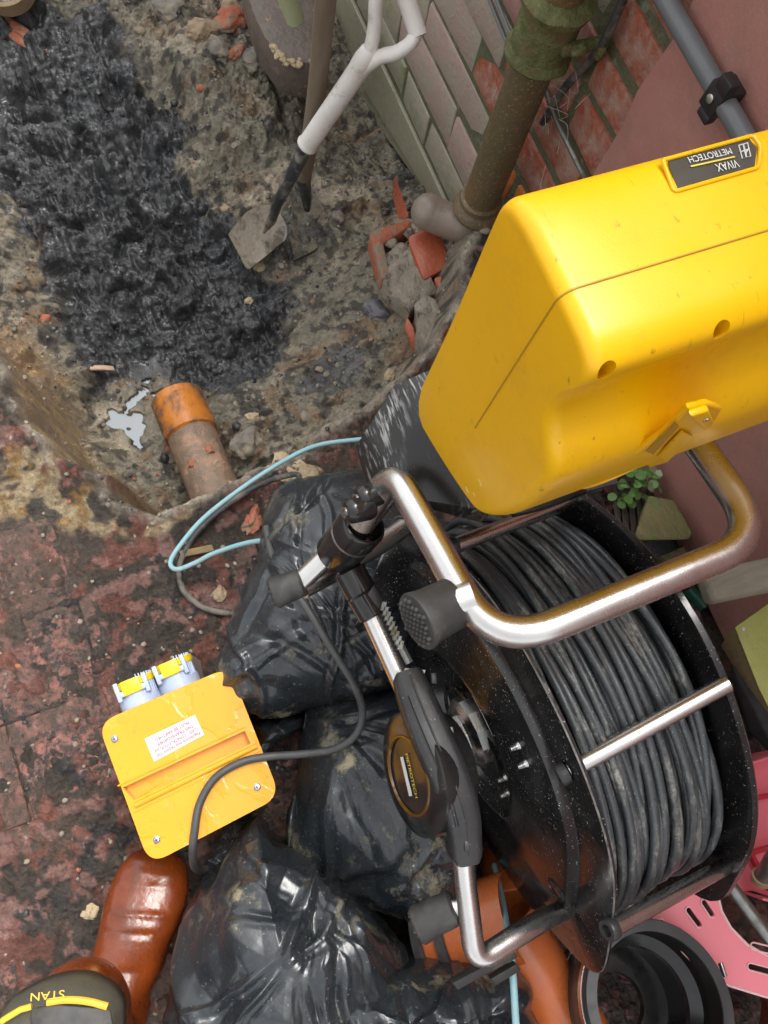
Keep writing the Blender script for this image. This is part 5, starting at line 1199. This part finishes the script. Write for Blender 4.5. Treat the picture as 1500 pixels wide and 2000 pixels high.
# pink slotted plastic
def sheet(px_list, zf, thick, m, name, par, slots=(), edge=True):
    P = smooth_path([at(a, b, zf(a, b)) for a, b in px_list], 4)
    mb = MB().prism(P, (0, 0, -thick)); o = mb.obj(name, m, par, smooth=30); return o, P
pk = thing('slotted_tray', 'curved pink plastic sheet with oblong slots lying right of the black coupling', 'plastic tray', at(1400, 1850, .10))
zf = lambda a, b: .235+.0002*(a-1300)
pl = [(1200, 1770), (1270, 1770), (1340, 1740), (1392, 1718), (1402, 1745), (1410, 1780), (1428, 1812), (1460, 1845), (1500, 1868), (1560, 1890), (1640, 1930), (1640, 1990), (1560, 1965), (1480, 1942), (1425, 1925), (1375, 1900), (1335, 1860), (1312, 1830), (1295, 1795), (1240, 1800)]
P = [at(a, b, zf(a, b)) for a, b in pl]
so = MB().prism(P, (0, 0, -.005)).obj('sheet', 'pink', pk, smooth=0)
so.parent = None; so.location = tuple(ROOT[pk.name]); cs = []
slots = [((1345, 1778), (1365, 1805)), ((1375, 1762), (1390, 1785)), ((1472, 1848), (1530, 1862)), ((1466, 1888), (1530, 1905))]
def slot_ring(a, b, r, dz=0):
    p, q_ = at(*a, zf(*a))+np.array([0, 0, dz]), at(*b, zf(*b))+np.array([0, 0, dz]); d = (q_-p); d[2] = 0; d /= np.linalg.norm(d); n_ = np.array([-d[1], d[0], 0]); o_ = []
    for t in np.linspace(0, math.pi, 9): o_.append(q_+r*(math.cos(t)*n_*1+math.sin(t)*d))
    for t in np.linspace(0, math.pi, 9): o_.append(p+r*(-math.cos(t)*n_-math.sin(t)*d))
    return o_
for a, b in slots: cs.append(MB().prism([p+np.array([0, 0, -.03]) for p in slot_ring(a, b, .0035)], (0, 0, .06)))
cut(so, cs); so.parent = pk; so.location = (0, 0, 0)
for a, b in slots:
    r_ = slot_ring(a, b, .0045, .0002); MB().tube(r_+[r_[0], r_[1]], .0011, 6).obj('slot_rim', 'pink_edge', pk)
MB().tube([p+np.array([0, 0, -.001]) for p in P]+[P[0]], .0020, 8).obj('rolled_edge', 'pink_edge', pk)
pt = thing('plastic_crate', 'pink plastic crate with red inner ribs behind the right side of the reel', 'plastic crate', at(1450, 1650, .02))
zb = .12
f0 = [(1300, 1530), (1480, 1470), (1640, 1440), (1640, 1800), (1470, 1740), (1330, 1770)]
Pq = [at(a, b, zb) for a, b in f0]
MB().prism(Pq, (0, 0, -.006)).obj('base', 'pink', pt, bevel=.002)
for a, b in (((1480, 1470), (1640, 1440)), ((1452, 1740), (1640, 1790)), ((1300, 1530), (1480, 1470))):
    p, q_ = at(*a, zb), at(*b, zb); n_ = np.array([0, 0, .05]); d = q_-p; s_ = np.cross(d, [0, 0, 1]); s_ /= np.linalg.norm(s_)
    MB().prism([p, q_, q_+s_*.004, p+s_*.004], n_).obj('crate_wall', 'pink', pt, bevel=.001)
rl = MB()
for a, b in (((1462, 1660), (1500, 1735)), ((1440, 1560), (1520, 1545)), ((1462, 1660), (1530, 1640))):
    p, q_ = at(*a, zb+.01), at(*b, zb+.01); s_ = np.cross(q_-p, [0, 0, 1]); s_ /= np.linalg.norm(s_); rl.prism([p, q_, q_+s_*.006, p+s_*.006], (0, 0, .012))
rl.obj('rib', 'red_plastic', pt)
# poles
g0_, g1_ = at(1405, 1700, .255), at(1530, 1870, .275)
single(MB().tube([g0_, g1_], .0092, 20), 'metal_pole', 'galv', 'dull galvanised metal rod lying across the pink slotted sheet', 'pole')
bp_ = thing('pole_end', 'dark pole end with beige cap ring at the right edge by the pink crate', 'pole', at(1495, 1715, .16))
MB().tube([at(1486, 1716, .17), at(1530, 1640, .26)], .011, 20).obj('pole', 'galv', bp_)
d = at(1530, 1640, .26)-at(1486, 1716, .17); d /= np.linalg.norm(d); MB().ringlathe([(.0115, -.003), (.0150, -.003), (.0150, .008), (.0115, .008)], at(1486, 1716, .17), d, 24).obj('cap_ring', 'beige', bp_)
# timber near the wall
bt = MB(); p, q_ = at(1372, 1150, .33), at(1640, 1095, .36); d = (q_-p); L_ = np.linalg.norm(d); d /= L_; s_ = np.cross(d, [0, 0, 1]); s_ /= np.linalg.norm(s_)
bt.box((p+q_)/2, d*L_/2, s_*.024, (0, 0, .016)); single(bt, 'wooden_batten', 'grey_wood', 'weathered grey wooden batten with rounded end below the reel handle', 'timber', bevel=.010, seg=4)
bk_ = MB().hull([at(1268, 968, .14), at(1318, 978, .14), at(1352, 1040, .14), at(1345, 1054, .14), at(1250, 1056, .14), at(1240, 1045, .14), at(1262, 968, .03), at(1350, 1050, .02), at(1240, 1052, .02)])
single(bk_, 'timber_block', 'moss_wood', 'green mossy timber block with rust streaks under the small leafy weed', 'timber', bevel=.004)
dw = thing('timber_offcut', 'row of dark wet timber strips left of the mossy block', 'timber', at(1225, 1000, .03))
for k in range(4):
    a = 1196+k*15; MB().hull([at(a, 945+k*4, .07), at(a+11, 948+k*4, .07), at(a+22, 1062, .07), at(a+8, 1060, .07), at(a, 945+k*4, .03), at(a+11, 948, .03), at(a+22, 1062, .03), at(a+8, 1060, .03)]).obj('strip', 'dark_wood', dw, bevel=.002)
single(MB().prism([at(1290, 1085, .05), at(1395, 1042, .05), at(1402, 1060, .05), at(1310, 1102, .05)], (0, 0, -.02)), 'timber_offcut', 'moss_wood', 'thin greenish plank piece half hidden behind the reel handle tube', 'timber', bevel=.003)
single(MB().prism([at(1085, 985, .10), at(1100, 935, .10), at(1210, 905, .10), at(1205, 945, .10), at(1120, 965, .10)], (0, 0, -.008)), 'slate_piece', 'slate', 'flat grey slate edge between the yellow case and the weed', 'slate', bevel=.001)
single(MB().prism([at(1250, 1060, .012), at(1400, 1030, .012), at(1420, 1100, .012), at(1330, 1150, .012), at(1280, 1100, .012)], (0, 0, -.01)), 'slate_piece', 'slate', 'wet grey slab on the ground below the mossy timber block', 'slate', bevel=.001)
lb_ = thing('painted_block', 'wooden block painted lime green with bare sawn end at the right edge', 'timber', at(1480, 1280, .18))
MB().hull([at(1435, 1225, .29), at(1520, 1165, .29), at(1560, 1300, .29), at(1520, 1420, .29), at(1482, 1345, .29), at(1435, 1225, .284), at(1520, 1165, .28), at(1482, 1345, .284), at(1520, 1420, .284)]).obj('painted_face', 'lime_paint', lb_, bevel=.002)
MB().hull([at(1435, 1225, .2835), at(1482, 1345, .2835), at(1520, 1420, .2835), at(1560, 1300, .2835), at(1420, 1240, .20), at(1520, 1420, .18), at(1408, 1262, .24), at(1440, 1312, .24), at(1560, 1300, .18)]).obj('bare_wood', 'cut_wood', lb_, bevel=.002)
MB().lathe([(.0, .0), (.0032, .0), (.0028, .0012), (.0, .0016)][1:], at(1452, 1228, .2903), (0, 0, 1), 12).obj('nail_head', 'silver_ink', lb_)
single(MB().hull([at(1425, 1290, .08), at(1470, 1275, .09), at(1540, 1420, .09), at(1530, 1500, .08), at(1462, 1430, .06), at(1430, 1340, .05), at(1460, 1400, .01), at(1530, 1480, .01)]), 'black_sheet', 'black_sack', 'matt black folded sheet under the lime painted block', 'sheet', bevel=.004)
single(MB().hull([at(1462, 1400, .045), at(1478, 1398, .045), at(1510, 1465, .045), at(1490, 1472, .045), at(1462, 1400, .0), at(1510, 1465, .0), at(1490, 1472, .0)]), 'brick', 'brick_pale', 'pale pink brick piece between the black sheet and the pink crate', 'brick', bevel=.003)
single(MB().tube([at(1345, 1150, .03), at(1375, 1185, .03)], .012, 16), 'green_bottle', mat('green_glass', (.01, .07, .045), r=(.1, .2)), 'dark green bottle glimpsed between the reel rim and the batten', 'bottle')
single(MB().hull([at(1395, 1190, .03), at(1450, 1170, .03), at(1470, 1210, .03), at(1420, 1260, .03), at(1395, 1190, .0), at(1460, 1250, .0)]), 'leather_scrap', 'dark_wood', 'dark brown scrap below the grey batten', 'scrap', bevel=.003)
rg = random.Random(6)
for k in range(14):
    a, b = rg.uniform(1180, 1480), rg.uniform(1050, 1500); 
# weed
wd_ = thing('weed', 'small green leafy weed growing at the foot of the pink rendered wall', 'plant', at(1245, 940, .03))
lv = None
def leafmesh(m):
    mb = MB(); o_ = [(0, 0, 0), (.006, .004, .0012), (.009, .011, .0005), (.006, .018, -.0004), (0, .0195, -.002), (-.006, .018, -.0004), (-.009, .011, .0005), (-.006, .004, .0012)]
    mb.add([(p[0], p[1], p[2]) for p in o_]+[(0, .010, -.0012)], [(i, (i+1) % 8, 8) for i in range(8)]); mb.add([(p[0], p[1], p[2]-.0004) for p in o_]+[(0, .010, -.0016)], [((i+1) % 8, i, 8) for i in range(8)]); return mb.obj('leaf', m, wd_, smooth=80, loc=(0, 0, 0))
LF = [leafmesh('leaf'), leafmesh('leaf2')]; _v = LF[1].data.vertices
for _q in _v: _q.co.x *= 1.0+.45*math.sin(_q.co.y*520); _q.co.z += .002*math.sin(_q.co.x*500); rg = random.Random(2); stm = MB()
base_ = at(1242, 960, .04)
for k in range(58):
    a, b = rg.gauss(1248, 24), rg.gauss(932, 22)
    if k > 50: a, b = rg.gauss(1225, 10), rg.gauss(972, 6)
    i = 1 if (a > 1268 and rg.random() < .7) else 0
    o = LF[i] if k < 2 and False else bpy.data.objects.new('leaf', LF[i].data)
    COL.objects.link(o); o.parent = wd_; p = at(a, b, rg.uniform(.07, .12)); o.location = tuple(p-ROOT[wd_.name]); s = rg.uniform(.55, 1.05); o.scale = (s, s, s); o.rotation_euler = (rg.uniform(-.7, .7), rg.uniform(-.7, .7), rg.uniform(0, 6.28))
    if k % 3 == 0: stm.tube(smooth_path([base_, (base_+p)/2+np.array([.003, 0, .012]), p], 4), .0006, 5)
for l in LF: l.location = tuple(at(1240, 925, .1)-ROOT[wd_.name])
stm.obj('stem', 'stem', wd_)
# dark debris on the ground under the reel and by the wall
# ------------------------------------------------------------------ the person's leg
foot0 = at(300, 1675, .0)
pe = thing('person', 'person in brown rubber boot and dark trousers with olive knee pad, only one leg visible', 'person', at(245, 1980, 0))
def loft(rings): 
    A_ = np.array(rings); m = MB().grid(A_, closed_v=True); n = A_.shape[1]; k = (A_.shape[0]-1)*n; m.f += [tuple(range(n))[::-1], tuple(k+j for j in range(n))]; return m
toe, heel = at(312, 1655, 0), at(238, 2010, 0); fd = (toe-heel); fl_ = np.linalg.norm(fd); fd /= fl_; fs = np.cross([0, 0, 1], fd)
prof_ = [(1.005, .014, .030, .012), (.99, .031, .050, .010), (.955, .043, .064, .008), (.90, .051, .074, .006), (.82, .057, .080, .006), (.72, .0585, .088, .006), (.62, .056, .098, .006), (.52, .052, .114, .006), (.42, .052, .134, .006), (.30, .042, .150, .006), (.18, .041, .150, .006), (.06, .040, .14, .006), (-.01, .030, .12, .006)]
rings = []
cr_ = [(.83, .0012, .012), (.69, .0032, .009), (.60, .0034, .010), (.44, .0030, .012)]
pp = []
for i in range(len(prof_)-1):
    for k in range(8):
        t = k/8; pp.append([prof_[i][j]*(1-t)+prof_[i+1][j]*t for j in range(4)])
pp.append(prof_[-1])
for (s, w_, h_, z0_) in pp:
    c_ = heel+fd*fl_*s; c_[2] = 0; ring = []
    for t in np.linspace(0, 2*math.pi, 33)[:-1]:
        ct, st_ = math.cos(t), math.sin(t); zz = z0_+(h_-z0_)*(.5+.5*abs(st_)**.85*np.sign(st_)); ww = w_*abs(ct)**.75*np.sign(ct)
        cre = sum(am*math.exp(-((s-c0_+.02*ct)/(wd2*.9))**2) for c0_, am, wd2 in cr_)*max(0, st_+.2)
        ring.append(c_+fs*(ww*(1+cre*4)+.004*math.sin(s*5))+np.array([0, 0, zz+cre]))
    rings.append(ring)
mb = loft(rings)
ank = heel+fd*fl_*.22+np.array([0, 0, .10]); shin = at(165, 1955, .30); shin2 = at(95, 2060, .42)
sp = smooth_path([heel+fd*fl_*.20+np.array([0, 0, .06]), ank, heel+fd*fl_*.16+np.array([-.002, 0, .18]), shin, shin2], 7)
rr_ = np.interp(np.linspace(0, 1, len(sp)), [0, .25, .5, .75, 1], [.038, .043, .044, .046, .05])
m2 = MB().tube(sp, list(rr_*(1+.02*np.sin(np.linspace(0, 40, len(sp))))), 32); mb.add(m2.v, m2.f)
bo = mb.obj('boot', 'boot', pe, smooth=80)
rm = bo.modifiers.new('remesh', 'REMESH'); rm.mode = 'VOXEL'; rm.voxel_size = .0032; rm.use_smooth_shade = True
sm = bo.modifiers.new('smooth', 'SMOOTH'); sm.factor = .5; sm.iterations = 4
# seam lines over the instep
for s, hh in ((.40, .0), (.47, .0)):
    pass
ms = rock(at(182, 1928, .255), (.030, .022, .024), 3, sub=4, rough=.2); ms.obj('mud_patch', 'boot_mud', bo)
# body (hidden inside the clothes)
kn, hip = np.array([.262, -.405, .53]), np.array([.72, -.98, .84])
bd_ = bpy.data.meshes.new('body'); skp = [tuple(np.array(p)-ROOT['person']) for p in (heel+fd*fl_*.75+np.array([0, 0, .04]), heel+fd*fl_*.15+np.array([0, 0, .07]), shin, kn, hip)]
bd_.from_pydata(skp, [(0, 1), (1, 2), (2, 3), (3, 4)], []); body_ = bpy.data.objects.new('body', bd_); COL.objects.link(body_); body_.parent = pe; bd_.materials.append(MT['skin'])
md = body_.modifiers.new('skin', 'SKIN'); 
for v_, r_ in zip(bd_.skin_vertices[0].data if bd_.skin_vertices else [], (.02, .03, .04, .048, .06)): v_.radius = (r_, r_)
md = body_.modifiers.new('sub', 'SUBSURF'); md.levels = 2; md.render_levels = 2
# trousers and knee pad
tp0 = fillet([np.array([.222, -.335, .40]), np.array([.262, -.405, .53]), np.array([.72, -.98, .84])], .06, 8)
rt = np.interp(np.linspace(0, 1, len(tp0)), [0, .35, 1], [.045, .052, .07])
MB().tube(tp0, list(rt), 28).obj('trousers', 'trouser', pe, smooth=80)
kc = at(95, 2010, .50)
kp_px = [(-40, 2060), (0, 1978), (30, 1955), (70, 1935), (110, 1924), (150, 1922), (178, 1930), (203, 1944), (220, 1962), (230, 1988), (228, 2060)]
ker = [at(a, b, .50) for a, b in kp_px]; kcen = at(110, 2100, .50)
A_ = []
for s, dz in ((1.0, -.045), (1.0, -.02), (.97, -.006), (.92, .004), (.8, .016), (.6, .026), (.4, .030), (.1, .032)):
    A_.append([kcen+(p-kcen)*s+np.array([0, 0, dz]) for p in smooth_path(ker, 4)])
kp = MB().grid(np.array(A_)).obj('knee_pad', 'kneepad', pe, smooth=80)
sol = kp.modifiers.new('thickness', 'SOLIDIFY'); sol.thickness = .004
def kpt(px_, py_, z_=.520): return at(px_, py_, z_)
MB().tube([kpt(*q_, .521) for q_ in ((-30, 2020), (10, 1990), (40, 1972), (62, 1966))], .0028, 8).obj('piping', 'piping', kp)
MB().tube(smooth_path([kpt(*q_, .523) for q_ in ((92, 1958), (130, 1953), (172, 1956), (210, 1966))], 4), .0032, 8).obj('piping', 'piping', kp)
MB().hull([kpt(a, b, z_) for a, b, z_ in ((118, 1962, .527), (215, 1970, .522), (232, 2060, .53), (60, 2060, .535), (60, 1968, .524), (118, 1962, .515), (232, 2060, .50), (60, 2060, .50), (215, 1970, .510))]).obj('black_panel', 'rubber', kp, bevel=.002)
xt = kpt(68, 1932)-kpt(132, 1926); yt = kpt(100, 1950)-kpt(100, 1925)
text(kp, 'lettering', 'STAN', 'piping', kpt(130, 1930, .524)+np.array([0, 0, .004]), xt, yt, .0095, .029, .001)
